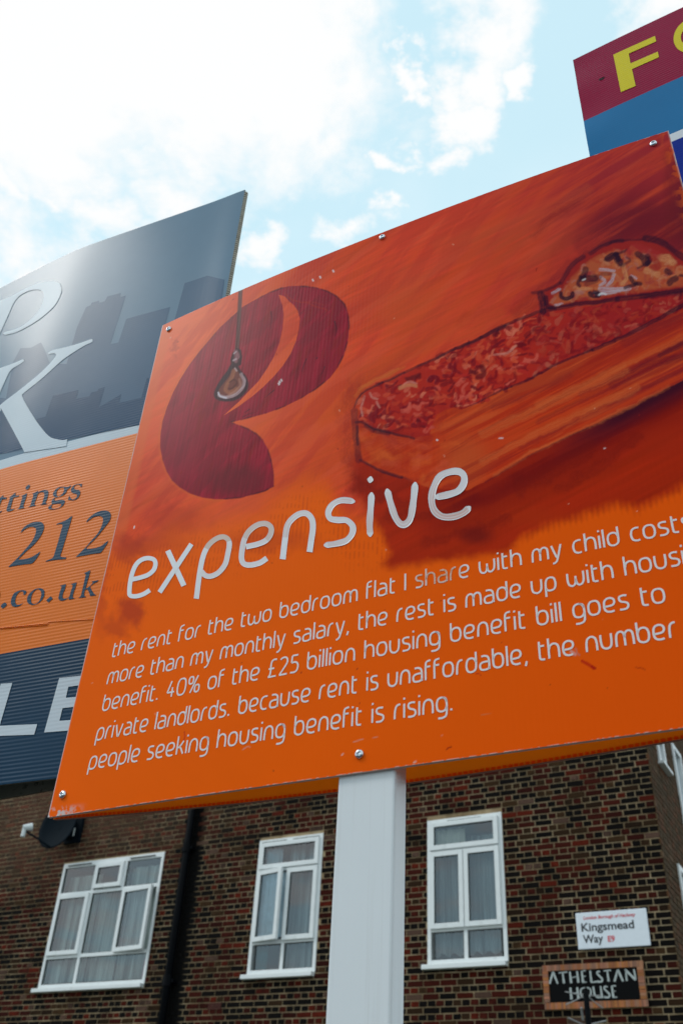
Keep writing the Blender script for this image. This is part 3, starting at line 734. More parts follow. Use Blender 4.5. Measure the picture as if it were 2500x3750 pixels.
# --- brushed red-orange over the top two thirds
edge = 2010-.225*(px-560)+70*(f2-.5)-60*ss(px, 900, 1100)+150*ss(px, 1150, 1300)
film = ss(edge-py, -30, 130+10*fl)
verm = np.array([.76, .060, .022])
s1 = streak(-.55, 420, 24, 51); s2 = streak(-.9, 300, 40, 61); s3 = streak(-.42, 700, 9, 71, 3)
mix(verm*(1+.55*(s1-.5)+.30*(s3-.5))[:, None], film*(.80+.2*ss(s2, .3, .6)))
mix((.98, .165, .038), ss(1-np.hypot((px-760)/500, (py-1300)/900), 0, 1)*.75)           # brighter round the emblem
mix((.80, .095, .012), ss(1-np.hypot((px-1180)/330, (py-1500)/420), 0, 1)*.7)
mix((.62, .040, .018), ss(s2, .50, .66)*film*.45); mix((.84, .105, .040), ss(streak(-.62, 380, 34, 151), .55, .72)*film*.40)
# darker, cooler sweep rising to the top right corner
dk = ss(px-.55*(1500-py)*0-1500, 0, 800)*ss(1500-py, 0, 500)
mix((.36, .014, .026), dk*(.35+.55*ss(s1, .35, .65)))
mix((.17, .006, .016), ss(1-np.hypot((px-2330)/330, (py-830)/200), -.2, .9)*.80*ss(s1, .2, .6))
mix((.12, .005, .016), ss(1-np.hypot((px-2520)/120, (py-760)/420), 0, .9)*.65)
mix((.56, .075, .016), ss(1-np.hypot((px-1900)/430, (py-900)/170), 0, 1)*.55*ss(s1, .3, .65))
mix((.62, .085, .02), ss(1-np.hypot((px-1500)/300, (py-1120)/200), 0, 1)*.45)
for (a, b, c_, d_, w, al, cc) in [((1900,1150),(2120,960),(2330,870),(2500,850),60,.4,(.20,.008,.015)), ((1960,860),(2010,800),(2050,770),(2110,740),26,.45,(.22,.008,.012)),
        ((1700,1180),(1850,1130),(1960,1090),(2020,1060),50,.3,(.42,.02,.008)), ((2140,900),(2240,840),(2340,800),(2500,770),80,.35,(.14,.006,.018)), ((1300,1380),(1500,1290),(1700,1210),(1820,1150),60,.35,(.66,.09,.018)),
        ((1600,900),(1800,840),(2000,760),(2150,700),45,.25,(.66,.10,.03)), ((2000,1000),(2050,900),(2130,800),(2200,740),30,.3,(.36,.02,.015)), ((2290,640),(2330,600),(2380,590),(2420,600),50,.35,(.42,.03,.02)),
        ((1480,1010),(1620,960),(1780,890),(1900,830),70,.3,(.60,.07,.03)), ((2370,1000),(2430,900),(2450,760),(2450,560),40,.4,(.20,.010,.014))]:
    stroke([a, b, c_, d_], w, cc, al, rough=30, soft=16, bristle=.5)
# brush edge along the left margin, and blotches
mix((.82, .15, .035), ss(-.375-uf, 0, .012)*film*.55)
for x, y, rx, ry, al in ((470,2010,90,80,.55),(640,1900,170,90,.40),(480,2240,70,75,.7),(420,2300,60,60,.45),(560,1990,200,60,.35),(990,1980,260,60,.35),(640,1270,18,40,.5),(370,2140,40,260,.4)):
    mix((.44, .028, .012), ss(1-np.hypot((px+W1_*60-x)/rx, (py+W2_*60-y)/ry), 0, .75)*al)
# dry-brushed lower fringe between the headline letters
comb = ss(fl, .45, .95)*ss(fbm(px/40, py/18, 81), .40, .62)
mix((.55, .035, .004), comb*ss(edge+190-py, 0, 80)*ss(py-edge, -60, 20)*.35)

# --- emblem: dark red lobes with a crescent left open
o2, s2_ = (500, 950), .6378
lobe = tr([(545,935),(640,912),(740,885),(840,850),(940,800),(1030,745),(1110,680),(1155,620),(1190,550),(1212,470),(1222,380),(1215,310),(1195,255),(1150,210),(1095,180),(1030,160),(960,152),(880,153),(830,163),(760,190),(680,232),(610,272),(540,335),(480,390),(420,460),(360,530),(300,610),(250,690),(210,765),(175,850),(150,930),(138,1010),(137,1080),(150,1150),(175,1220),(205,1270),(250,1310),(310,1345),(380,1368),(450,1377),(520,1377),(600,1368),(690,1345),(740,1330),(788,1303),(786,1220),(775,1150),(755,1090),(725,1035),(690,1000),(650,975),(600,955)], o2, s2_)
cres = tr([(815,203),(835,207),(855,215),(875,240),(905,265),(925,295),(938,340),(932,400),(915,470),(885,540),(840,610),(790,670),(730,730),(660,790),(580,848),(500,897),(540,860),(590,815),(650,750),(700,700),(750,625),(790,555),(820,480),(837,400),(845,320),(838,265)], o2, s2_)
dl = sdf(lobe); dc = sdf(cres)
in_l = (1-ss(dl, -1.2, 1.2))*ss(dc, -1.2, 1.2)
mar = np.array([.36, .009, .030]); sv = streak(-1.35, 160, 7, 91, 3); sw = streak(-.8, 220, 40, 95)
keep = C.copy()
mix(mar*(1+.7*(sv-.5)+.9*(sw-.5))[:, None], in_l)
mix((.17, .010, .020), in_l*ss(sw, .50, .68)*.55)
mix((.30, .012, .012), in_l*ss(streak(-1.2, 120, 18, 97), .60, .74)*.5)
mix((.30, .030, .050), in_l*ss(1-np.hypot((px-640)/150, (py-1650)/230), 0, .9)*.35)
mix((.12, .016, .022), in_l*ss(1-np.hypot((px-870)/170, (py-1760)/90), 0, .7)*.6)
rim = np.exp(-((dl+1.5)/3.2)**2)*ss(fbm(px/30, py/30, 99), .38, .6)*ss(px, 700, 850); mix((.055, .008, .018), rim*.75)
mix((.78, .12, .022), np.exp(-((dl-5)/4.)**2)*.4*(px < 820))
for p_, w in (([(772,300),(776,345),(768,400)],4),([(1135,355),(1147,400),(1140,440)],5),([(975,570),(955,620),(945,645)],4),([(1080,615),(1062,660)],4),([(1035,565),(1030,575)],6),([(790,750),(735,795)],4),([(650,860),(620,880)],4),([(770,1150),(785,1215)],4),([(610,905),(650,885),(680,880)],3)):
    stroke(tr(p_, o2, s2_), w, (.06, .008, .02), .8, soft=1.2, taper=(1, .3))
stroke(tr([(850,190),(900,235),(990,255),(1080,285),(1085,300)], o2, s2_), 5, (.42, .02, .015), .7, rough=12, soft=2)
stroke(tr([(985,245),(1030,248),(1075,262)], o2, s2_), 4, (.40, .02, .02), .6, rough=8, soft=2)
# hanging bulb
stroke(tr([(598,170),(592,280),(585,400),(577,520)], o2, s2_), 15, (.075, .018, .020), .92, soft=2)
stroke(tr([(601,180),(596,280),(589,400),(580,515)], o2, s2_), 6, (.17, .045, .045), .7, soft=2)
sock = tr([(553,535),(575,508),(600,520),(606,560),(600,605),(570,618),(545,605),(540,575)], o2, s2_); ds = sdf(sock); mix((.05, .010, .018), 1-ss(ds, -2, 3))
stroke(tr([(570,530),(575,555),(568,585)], o2, s2_), 15, (.36, .13, .15), .85, rough=14, soft=4, bristle=.3)
stroke(tr([(560,540),(572,530)], o2, s2_), 5, (.55, .40, .42), .8, soft=2); stroke(tr([(556,580),(572,572)], o2, s2_), 6, (.60, .42, .45), .7, soft=2)
bulb = tr([(575,600),(600,640),(628,670),(642,710),(635,750),(600,790),(555,812),(500,815),(455,800),(445,770),(462,725),(490,680),(520,640),(545,600)], o2, s2_)
db = sdf(bulb, soft=True); mix((.050, .012, .022), 1-ss(db, -3, 4))
inner = tr([(572,625),(590,655),(612,675),(622,710),(610,748),(575,780),(530,797),(490,795),(466,780),(478,740),(505,705),(535,665),(552,630)], o2, s2_)
di = sdf(inner, soft=True); mix((.19, .040, .030), 1-ss(di, -3, 3))
stroke(tr([(560,640),(548,680),(520,715),(510,745),(535,765),(575,745)], o2, s2_), 13, (.42, .13, .06), .85, rough=10, soft=4, bristle=.4)
stroke(tr([(600,662),(618,700),(605,745),(565,778),(515,792),(475,782)], o2, s2_), 11, (.55, .36, .38), .9, rough=6, soft=3, bristle=.45, relief=.4)
stroke(tr([(590,690),(595,725),(570,758),(530,778)], o2, s2_), 9, (.48, .20, .14), .7, rough=6, soft=3, bristle=.4)
stroke(tr([(470,765),(480,785),(515,795)], o2, s2_), 6, (.70, .60, .66), .9, soft=2)
stroke(tr([(535,705),(560,690),(575,710),(550,740),(530,742)], o2, s2_), 6, (.10, .015, .012), .8, soft=2)
stroke(tr([(565,625),(575,640)], o2, s2_), 5, (.66, .45, .45), .7, soft=2)
for x, y in ((830,690),(820,700),(815,711),(1010,115),(1127,63),(1052,98)): stroke(tr([(x,y),(x+4,y+8)], o2, s2_), 5, (.85, .75, .75), .9, soft=1.5)

# --- the loaf
o3, s3_ = (1250, 750), .7972
def q3(p_): return tr(p_, o3, s3_)
# dark shade under it
# loose shading rubbed round the near end
for pts, w, al in (([(1300,1440),(1290,1560),(1300,1680)],90,.40),([(1310,1700),(1400,1760),(1520,1800)],90,.45),([(1290,1450),(1345,1400),(1450,1360)],50,.25)):
    stroke(pts, w, (.30, .012, .010), al, rough=60, soft=30, bristle=.5)
shade = [(1300,1640),(1400,1680),(1560,1700),(1740,1690),(1900,1590),(2100,1500),(2500,1290),(2620,1220),(2620,1690),(2500,1790),(2420,1830),(2330,1870),(2260,1850),(2110,1900),(2000,1930),(1930,1965),(1860,2030),(1690,2055),(1560,2070),(1420,2095),(1390,2060),(1420,2020),(1385,1960),(1330,1860),(1270,1790)]
dsd = sdf(shade, rough=26); sh = streak(-.48, 420, 22, 103)
fr_ = 1-ss(dsd, -34, 16+14*fl*ss(px, 1850, 2000))
mix(np.array([.42, .016, .002])*(1+.5*(sh-.5))[:, None], fr_*.94)
mix((.21, .004, .003), (1-ss(dsd, -150, -30))*ss(1.0-np.abs((py-(1790-.50*(px-1740)))/190), 0, .9)*(.5+.5*ss(sh, .35, .6))*ss(px, 1450, 1750))
mix((.060, .002, .014), (1-ss(dsd, -30, 0))*ss(1.0-np.abs((py-(1520-.52*(px-2260)))/95), 0, .9)*ss(px, 1950, 2300))
mix((.10, .003, .006), (1-ss(dsd, -30, 0))*ss(1-np.hypot((px-1740)/95, (py-1960)/50), 0, .8)*.6)
mix((.48, .028, .002), (1-ss(dsd, -30, 0))*ss(1-np.hypot((px-1900)/330, (py-1890)/55), 0, .8)*ss(sh, .42, .62)*.7)
mix((.42, .020, .003), (1-ss(dsd, -30, 0))*ss(1-np.hypot((px-2420)/170, (py-1620)/90), 0, .8)*.55)
for a_, b_, w in (((1300,1760),(1480,1840),46),((1420,1890),(1700,1870),40),((1560,1980),(1850,1900),34),((1900,1780),(2150,1650),60),((2050,1790),(2330,1600),44)):
    stroke([a_, ((a_[0]+b_[0])/2, (a_[1]+b_[1])/2+8), b_], w, (.20, .006, .003), .5, rough=50, soft=14, bristle=.5)
body = q3([(120,850),(270,780),(440,700),(560,645),(700,575),(800,530),(935,480),(1100,470),(1300,430),(1568,395),(1700,380),(1700,740),(1568,805),(1350,920),(1200,990),(1050,1060),(900,1130),(760,1210),(660,1270),(580,1312),(500,1308),(400,1300),(270,1250),(150,1210),(95,1175),(80,1110),(78,1040),(68,1000),(75,930),(90,885)])
dbd = sdf(body, rough=8); inb = 1-ss(dbd, -2, 2)
sb = streak(-.46, 520, 15, 111); sc_ = streak(-.46, 300, 40, 117)
mix(np.array([.66, .052, .008])*(1+.45*(sb-.5))[:, None], inb)
mix((.46, .018, .004), inb*ss(sb, .52, .68)*.65); mix((.70, .10, .022), inb*ss(sc_, .52, .68)*.65)
mix((.62, .090, .020), inb*ss(1-np.hypot((px-1700)/130, (py-1690)/160), 0, .8)*.65)
mix((.28, .008, .016), inb*ss(px-1980, 0, 500)*(.15+.40*ss(sb, .4, .6))); mix((.34, .012, .008), inb*ss(streak(-.50, 380, 20, 171), .50, .64)*.5*ss(px, 1500, 1700))
mix((.54, .05, .008), inb*ss(1-np.hypot((px-1420)/110, (py-1680)/70), 0, .8)*.5)
# long dark seams down the side of the loaf
for pts, w, al in (([(1100,870),(1250,800),(1400,720),(1568,640)],20,.5),([(900,1000),(1100,905),(1350,790),(1600,660)],16,.45),([(820,1120),(1000,1030),(1250,905),(1600,740)],14,.5),([(1240,830),(1400,740),(1568,690),(1700,650)],26,.6),([(700,930),(850,880),(1050,780)],20,.35),([(1300,640),(1450,560),(1600,490)],30,.45)):
    stroke(q3(pts), w, (.15, .006, .016), al, rough=16, soft=8, bristle=.5)
for pts, w, al in (([(650,1050),(850,960),(1050,870),(1300,760)],34,.5),([(650,1180),(820,1090),(1050,980),(1350,840)],26,.55),([(700,1240),(900,1125),(1100,1035),(1350,915),(1500,838)],12,.75),([(900,920),(1100,830),(1300,735),(1568,610)],22,.45)):
    stroke(q3(pts), w, (.68, .135, .035), al, rough=16, soft=7, bristle=.6)
# top crust: a coarse crumb of short strokes
topf = q3([(118,852),(270,785),(440,705),(560,650),(700,580),(800,535),(935,488),(1100,475),(1300,440),(1568,400),(1700,385),(1700,420),(1568,465),(1400,555),(1250,625),(1150,665),(1020,715),(860,800),(700,870),(620,905),(560,935),(480,935),(440,960),(420,1010),(400,1060),(330,1065),(230,1045),(160,1028),(100,1000),(80,985),(85,900)])
dt_ = sdf(topf, rough=14); int_ = 1-ss(dt_, -3, 6)
mix((.50, .020, .012), int_*.95)
mix((.34, .010, .016), int_*ss(px-1900, 0, 400)*.7)
r3 = np.random.default_rng(3)
pal = [(.62,.045,.018),(.72,.085,.035),(.26,.003,.008),(.18,.003,.010),(.76,.16,.09),(.54,.022,.016),(.34,.006,.010),(.68,.09,.06),(.22,.003,.012)]
cnt = 0
tp = np.array(topf)
while cnt < 560:
    x = r3.uniform(tp[:, 0].min(), 2520); y = r3.uniform(tp[:, 1].min(), tp[:, 1].max())
    if not inside(topf, np.array([x]), np.array([y]))[0]: continue
    cnt += 1; a_ = r3.normal(-.45, .55); l_ = r3.uniform(14, 44); w = r3.uniform(8, 19); c_ = np.array(pal[r3.integers(len(pal))])
    if x > 1950: c_ = c_*.55+np.array([.26,.008,.013])*.45
    b_ = r3.uniform(-.5, .5)*l_*.5
    stroke([(x-l_/2*math.cos(a_), y-l_/2*math.sin(a_)), (x-b_*math.sin(a_), y+b_*math.cos(a_)), (x+l_/2*math.cos(a_), y+l_/2*math.sin(a_))], w, c_, .55+.45*r3.random(), rough=16, soft=2.5, bristle=.35, relief=.55, taper=(1, .6), seed=5+cnt % 9)
for p_ in ([(130,865),(140,885),(165,892)],[(105,880),(90,930),(98,970)],[(700,690),(760,680),(800,650)],[(290,825),(310,812),(345,820)],[(160,905),(175,930)],[(1490,1300)]*2):
    if p_[0] != (1490, 1300): stroke(q3(p_), 8, (.66, .22, .17), .8, rough=6, soft=2, bristle=.5, relief=.7)
for p_, w in (([(640,745),(650,775),(625,790)],20),([(590,760),(615,770)],16),([(300,800),(360,785)],16),([(720,590),(700,600)],10)): stroke(q3(p_), w, (.14, .004, .010), .8, rough=14, soft=4)
stroke(q3([(270,840),(310,828),(340,832)]), 14, (.66, .20, .09), .8, rough=8, soft=3, relief=.5)
# the near end: smears of red and orange that run into the side
r5 = np.random.default_rng(15)
for k_ in range(90):
    x = 1320+r5.random()*330; y = 1560+r5.random()*210+ (x-1320)*.12
    if not inside(body, np.array([x]), np.array([y]))[0]: continue
    a_ = r5.normal(-.25, .5); l_ = r5.uniform(20, 70); cc = [(.56,.030,.006),(.78,.12,.02),(.40,.012,.008),(.74,.10,.04),(.62,.05,.01)][k_ % 5]
    stroke([(x-l_/2*math.cos(a_), y-l_/2*math.sin(a_)), (x, y+5*r5.normal()), (x+l_/2*math.cos(a_), y+l_/2*math.sin(a_))], r5.uniform(10, 26), cc, .22+.3*r5.random(), rough=20, soft=7, bristle=.5)
for pts, w, al in (([(70,1005),(120,1015),(200,1045),(320,1062),(400,1075)],34,.55),([(100,1100),(180,1080),(300,1100)],26,.3),([(420,880),(470,940),(440,1020)],30,.35),([(90,880),(150,930),(140,985)],14,.4),([(230,920),(280,960),(270,1010)],16,.4)):
    stroke(q3(pts), w, (.34, .008, .010), al, rough=22, soft=9, bristle=.5)
# drawn outlines
DKP = (.030, .004, .018)
for pts, w, al, tp_ in (([(60,930),(75,890),(120,850),(200,812),(290,770)],9,.8,(.6,1)),([(290,770),(440,702),(560,645),(640,608)],11,.75,(.8,1)),([(500,672),(580,640),(660,600),(740,560)],20,.6,(.4,1)),([(640,608),(800,532),(920,485)],12,.75,(1,1)),
        ([(66,1000),(100,1003),(160,1032),(240,1052),(330,1072)],13,.8,(.7,.8)),([(110,1015),(160,1040),(215,1048)],22,.65,(.5,1)),([(60,950),(62,1020),(72,1100),(80,1170)],26,.5,(1,1)),([(72,1020),(74,1100)],10,.8,(1,1)),
        ([(85,1172),(150,1208),(210,1232),(275,1250)],13,.85,(.6,1)),([(275,1250),(330,1268)],8,.6,(1,.3)),([(560,935),(620,908),(700,870),(780,835)],9,.7,(.3,1)),([(780,835),(860,800),(1020,715),(1150,668)],9,.75,(1,1)),
        ([(1150,668),(1250,625),(1400,553),(1568,460),(1680,400)],15,.8,(.8,1.3)),([(660,1275),(900,1133),(1200,992),(1568,808),(1680,760)],8,.45,(.6,1.2)),([(1460,690),(1568,640),(1680,590)],26,.5,(.6,1))):
    stroke(q3(pts), w, DKP, al, rough=8, soft=2.5, taper=tp_, bristle=.3)
for pts in ([(60,880),(110,835),(200,790),(290,745)],[(80,850),(160,800),(260,752)]): stroke(q3(pts), 10, (.72, .17, .03), .5, rough=10, soft=4, bristle=.6)
# sliced end standing on the far part: pale crumb with dark holes
dome = q3([(935,478),(925,440),(940,392),(1010,362),(1030,318),(1080,262),(1120,228),(1180,195),(1250,176),(1330,166),(1400,166),(1470,185),(1530,225),(1600,262),(1700,300),(1700,372),(1568,388),(1450,403),(1300,428),(1100,463)])
dd = sdf(dome, rough=10); ind = 1-ss(dd, -2, 2)
mix((.36, .016, .014), ind)
cr = q3([(955,455),(975,415),(1030,385),(1060,330),(1100,285),(1170,240),(1260,212),(1360,205),(1450,225),(1520,262),(1600,300),(1700,330),(1700,362),(1560,372),(1400,385),(1250,412),(1100,440),(980,462)])
dcr = sdf(cr, rough=30); inc = 1-ss(dcr, -10, 10)
mix((.52, .100, .035), inc*.85)
cnt = 0; crp = np.array(cr); pal2 = [(.60,.15,.05),(.54,.09,.03),(.46,.045,.02),(.58,.20,.10),(.38,.02,.02),(.46,.16,.13),(.36,.03,.035)]
while cnt < 190:
    x = r3.uniform(crp[:, 0].min(), 2520); y = r3.uniform(crp[:, 1].min(), crp[:, 1].max())
    if not inside(cr, np.array([x]), np.array([y]))[0]: continue
    cnt += 1; a_ = r3.normal(-.3, .7); l_ = r3.uniform(10, 36); w = r3.uniform(5, 14)
    stroke([(x-l_/2*math.cos(a_), y-l_/2*math.sin(a_)), (x, y+5*r3.normal()), (x+l_/2*math.cos(a_), y+l_/2*math.sin(a_))], w, pal2[r3.integers(len(pal2))], .35+.4*r3.random(), rough=16, soft=3, bristle=.5, relief=.5, seed=5+cnt % 9)
o1, s1_ = (1950, 850), .3508
def q1(p_): return tr(p_, o1, s1_)
for p_, w in (([(700,600),(850,600),(1000,590)],16),([(700,470),(750,520),(700,560)],12),([(850,440),(830,500),(780,560)],12),([(700,390),(850,400)],12),([(1020,460),(1070,490)],9),([(640,640),(760,640),(900,615)],12),([(230,760),(300,745)],9),([(200,640),(280,600)],9)):
    stroke(q1(p_), w, (.50, .40, .46), .75, rough=10, soft=2.5, bristle=.5, relief=.6)
for p_, w in (([(480,600),(520,590),(600,590)],12),([(1330,260),(1400,270),(1450,310)],26),([(950,360),(970,470),(930,540)],16),([(1180,400),(1300,440)],22)):
    stroke(q1(p_), w, (.68, .27, .11), .7, rough=14, soft=4, bristle=.5, relief=.4)
HO = (.022, .002, .018)
for p_, w, al in (([(790,280),(850,250),(880,300),(910,320)],26,.9),([(760,300),(880,230),(980,180)],9,.7),([(870,240),(890,290)],22,.9),([(980,270),(1010,300),(960,340),(920,355)],9,.6),([(1100,230),(1140,270),(1180,320),(1200,290)],28,.85),([(1190,240),(1215,290),(1190,330)],18,.9),([(1090,370),(1150,340)],9,.7),
        ([(555,395),(540,440),(510,490),(540,490),(640,480)],24,.75),([(490,470),(470,540),(490,560)],14,.8),([(640,450),(690,465),(650,510),(560,545)],16,.45),([(510,480),(540,470)],14,.95),([(290,640),(300,670),(350,690),(410,670),(420,640)],16,.95),([(600,650),(640,655),(690,650)],20,.95),([(630,620),(690,625)],9,.8),([(1010,480),(1040,530),(1120,540)],15,.85),([(960,580),(1030,560),(1080,545)],13,.85),
        ([(1395,410),(1430,430)],20,.8),([(1425,530),(1470,500),(1500,480)],21,.8),([(1540,450),(1568,455)],9,.8),([(720,440),(820,440)],14,.4),([(1290,600),(1310,700)],5,.0)):
    stroke(q1(p_), w, HO, al, rough=12, soft=3, bristle=.15)
stroke(q1([(1250,260),(1300,320),(1260,370)]), 28, (.34, .015, .015), .7, rough=16, soft=5); stroke(q1([(1010,200),(1080,160),(1200,190),(1300,220)]), 26, (.42, .022, .022), .7, rough=14, soft=6)
stroke(q1([(520,500),(545,490)]), 6, (.60, .55, .55), .8, soft=2); stroke(q1([(690,655),(720,640),(760,648)]), 7, (.66, .60, .62), .9, soft=2, relief=.5)
for p_, w, al in (([(290,530),(360,410),(430,320),(530,255)],17,.7),([(600,220),(700,155),(800,115),(930,85)],15,.7),([(800,115),(930,85),(1050,85),(1170,75)],7,.6),([(1170,65),(1290,85),(1380,130),(1450,190),(1568,260)],24,.75),([(0,640),(120,610),(200,580),(280,535)],12,.7),
        ([(85,650),(100,740),(100,830)],26,.85),([(130,680),(150,780),(230,790)],16,.85),([(130,820),(350,775),(700,725),(880,700)],17,.85),([(880,700),(1130,665),(1300,645),(1568,605),(1700,590)],20,.85),([(1130,660),(1300,660),(1568,625)],22,.5)):
    stroke(q1(p_), w, HO, al, rough=9, soft=4, bristle=.25)
# --- scratches, chips, splashes, bare corners
for p_, w, cc in (([(1635,2746),(1641,2738),(1652,2734)],5,(.35,.005,.002)),([(2090,2385),(2105,2397)],9,(.75,.35,.3)),([(2105,2375),(2112,2393),(2122,2400)],5,(.6,.2,.15)),([(2130,2422),(2150,2432),(2172,2447)],11,(.55,.015,.003)),([(2165,2440),(2178,2448)],9,(.45,.008,.002)),([(2325,2444),(2350,2447),(2360,2454)],4,(.5,.03,.002)),([(1760,2617),(1800,2611)],3,(.75,.17,.05)),([(1295,2717),(1330,2708)],4,(.75,.3,.2)),([(1365,2703),(1382,2697)],4,(.7,.25,.15)),([(1250,2765),(1255,2760)],5,(.8,.5,.4)),([(1515,2792),(1522,2789)],5,(.8,.5,.4)),([(1598,1612),(1602,1614)],5,(.8,.8,.8)),([(1826,1605),(1838,1606)],4,(.8,.6,.6)),([(493,1926),(491,1933)],4,(.85,.8,.8)),([(2211,1641),(2215,1641)],4,(.8,.6,.6)),([(675,2680),(677,2700),(672,2712)],4,(.6,.03,.01)),([(1740,2470),(1752,2466),(1760,2474)],3,(.5,.02,.01)),([(890,2745),(905,2735),(915,2736)],4,(.75,.3,.2))):
    stroke(p_, w, cc, .85, rough=5, soft=1.5)
r4 = np.random.default_rng(8)
for _ in range(70):
    x, y = r4.uniform(300, 2450), r4.uniform(700, 2850); stroke([(x, y), (x+r4.normal()*2, y+r4.normal()*3)], r4.uniform(2.5, 4.5), [(.3,.01,.01),(.8,.45,.3),(.35,.02,.005)][r4.integers(3)], .7, soft=1.2, smooth=False)
BARE = np.array([.62, .55, .54])
eg = np.minimum.reduce([uf+.4035, .4055-uf]); mix(BARE, 1-ss(eg+.0008*(f2-.5), .0006, .0016))
mix(BARE*.9, (1-ss(ZM1-zf_, .0004, .0012))*ss(fbm(px/14, py/14, 131), .56, .66))
mix(BARE, (1-ss(zf_-ZM0, .0003, .0010))*ss(fbm(px/9, py/9, 133), .45, .6)*.8)
chip = fbm(px/9, py/16, 137); mix(BARE, ss(chip, .50, .56)*(1-ss(px, 205, 330))*(1-ss(zf_-ZM0, .006, .0125)))
mix((.7, .09, .01), ss(fbm(px/22, py/22, 139), .55, .62)*(1-ss(.4055-uf, .002, .016))*.6)
C = np.clip(C, 0, 1)

# --- build it
SG = thing('painted_signboard', 'orange painted board headed "expensive" with a loaf and bulb, on a square white post', 'signboard', (MP[0], MP[1], 0))
def under(o, root):
    o.parent = root; o.matrix_parent_inverse = Matrix.Translation(root.location).inverted(); return o
M_paint = material('painted_sheet', rough=.30, attr='paint', spec=.035)
flute_bump(M_paint, 0, .0057, .00002, 1.0, relief='relief', relief_dist=.00030)
M_edge = material('cut_sheet_edge', (.55, .20, .07), .6)
o = grid_sheet(MAIN, 'front_board', us, zs, 0., [M_paint], None, colors=C, relief=RL); under(o, SG)
usc = np.linspace(-.4035, .4055, 60); zsc = np.linspace(ZM0, ZM1, 20)
M_back = material('orange_sheet_back', (.62, .19, .045), .45, noise_amt=.12, noise_scale=8)
under(grid_sheet(MAIN, 'front_board_inner_skin', usc, zsc, -.004, [M_back], None, flip=True), SG)
under(edge_strip(MAIN, 'front_board_edge', list(usc), list(zsc), 0., -.004, material('white_sheet_edge', (.66, .50, .42), .6), None), SG)
usb = np.linspace(-.402, .404, 60); zsb = np.linspace(ZM0, ZM1-.004, 20)
def translucent(name, c, t):
    m = material(name, c, .45, noise_amt=.1, noise_scale=9); n = m.node_tree.nodes; l = m.node_tree.links
    tl = n.new('ShaderNodeBsdfTranslucent'); tl.inputs[0].default_value = (*c, 1); x = n.new('ShaderNodeMixShader'); x.inputs[0].default_value = t
    l.new(n['Principled BSDF'].outputs[0], x.inputs[1]); l.new(tl.outputs[0], x.inputs[2]); l.new(x.outputs[0], n['Material Output'].inputs[0]); return m
M_inner = translucent('orange_sheet_inner', (.95, .42, .05), .75)
M_bdark = material('grey_orange_seam', (.33, .13, .07), .6)
under(grid_sheet(BACK, 'back_board', usb, zsb, 0., [M_inner], None), SG)
under(grid_sheet(BACK, 'back_board_outer_skin', usb, zsb, -.004, [M_inner], None, flip=True), SG)
under(edge_strip(BACK, 'back_board_edge', list(usb), list(zsb), 0., -.004, M_bdark, None), SG)
# open flute ends along the foot of the back sheet
M_cell = translucent('bright_flute_end', (.98, .26, .004), .8)
v = []; f = []; u = -.398; rr_ = random.Random(4)
while u < .398:
    w = .0036+.0006*rr_.random(); b = len(v)
    for lf in (.0006, -.0005):
        for (a_, z) in ((u, ZM0+.0003), (u+w, ZM0+.0003), (u+w, ZM0+.0030), (u, ZM0+.0032)): v.append(BACK.at(np.array(a_), np.array(z), lf))
    f += [(b, b+1, b+2, b+3), (b, b+4, b+5, b+1), (b+1, b+5, b+6, b+2), (b+3, b+2, b+6, b+7), (b+4, b, b+3, b+7)]; u += .0057
o = under(mesh_obj('flute_ends', v, f, M_cell, None), SG); o['kind'] = 'stuff'
# post between the two sheets
M_post = material('white_painted_wood', (.74, .76, .78), .42, noise_amt=.04, noise_scale=2.5, bump=.25, bump_scale=50, dirt=((.52, .53, .55), 5, .60, .80, .35))
po = MB().box(-.0312, .0303, 0, .0275, 0, 1.871*K+EYE-.03).build('post', M_post, None, bevel=.0025); po.location = (*(MAIN.P[:2]+MAIN.n[:2]*-.0012), 0)
po.rotation_euler = (0, 0, az_m); under(po, SG)
nt_ = M_post.node_tree; tcx = nt_.nodes.new('ShaderNodeTexCoord'); mpx = nt_.nodes.new('ShaderNodeMapping'); mpx.inputs['Scale'].default_value = (160, 160, 4); nt_.links.new(tcx.outputs['Object'], mpx.inputs[0])
tn = nt_.nodes.new('ShaderNodeTexNoise'); tn.inputs['Scale'].default_value = 1; tn.inputs['Detail'].default_value = 6; nt_.links.new(mpx.outputs[0], tn.inputs['Vector'])
_b = nt_.nodes['Principled BSDF'].inputs['Base Color']; _src = _b.links[0].from_socket
_mp = nt_.nodes.new('ShaderNodeMapping'); _mp.inputs['Scale'].default_value = (70, 70, 1.6); nt_.links.new(tcx.outputs['Object'], _mp.inputs[0])
_t = nt_.nodes.new('ShaderNodeTexNoise'); _t.inputs['Detail'].default_value = 7; _t.inputs['Roughness'].default_value = .7; _t.inputs['Scale'].default_value = 1; nt_.links.new(_mp.outputs[0], _t.inputs['Vector'])
_r = nt_.nodes.new('ShaderNodeMapRange'); nt_.links.new(_t.outputs['Fac'], _r.inputs[0]); _r.inputs[1].default_value = .52; _r.inputs[2].default_value = .80; _r.inputs[4].default_value = .5
_x = nt_.nodes.new('ShaderNodeMix'); _x.data_type = 'RGBA'; nt_.links.new(_r.outputs[0], _x.inputs[0]); nt_.links.new(_src, _x.inputs[6]); _x.inputs[7].default_value = (.50, .47, .45, 1); nt_.links.new(_x.outputs[2], _b)
bpx = nt_.nodes.new('ShaderNodeBump'); bpx.inputs['Strength'].default_value = .35; bpx.inputs['Distance'].default_value = .0008; nt_.links.new(tn.outputs['Fac'], bpx.inputs['Height']); nt_.links.new(bpx.outputs[0], nt_.nodes['Principled BSDF'].inputs['Normal'])
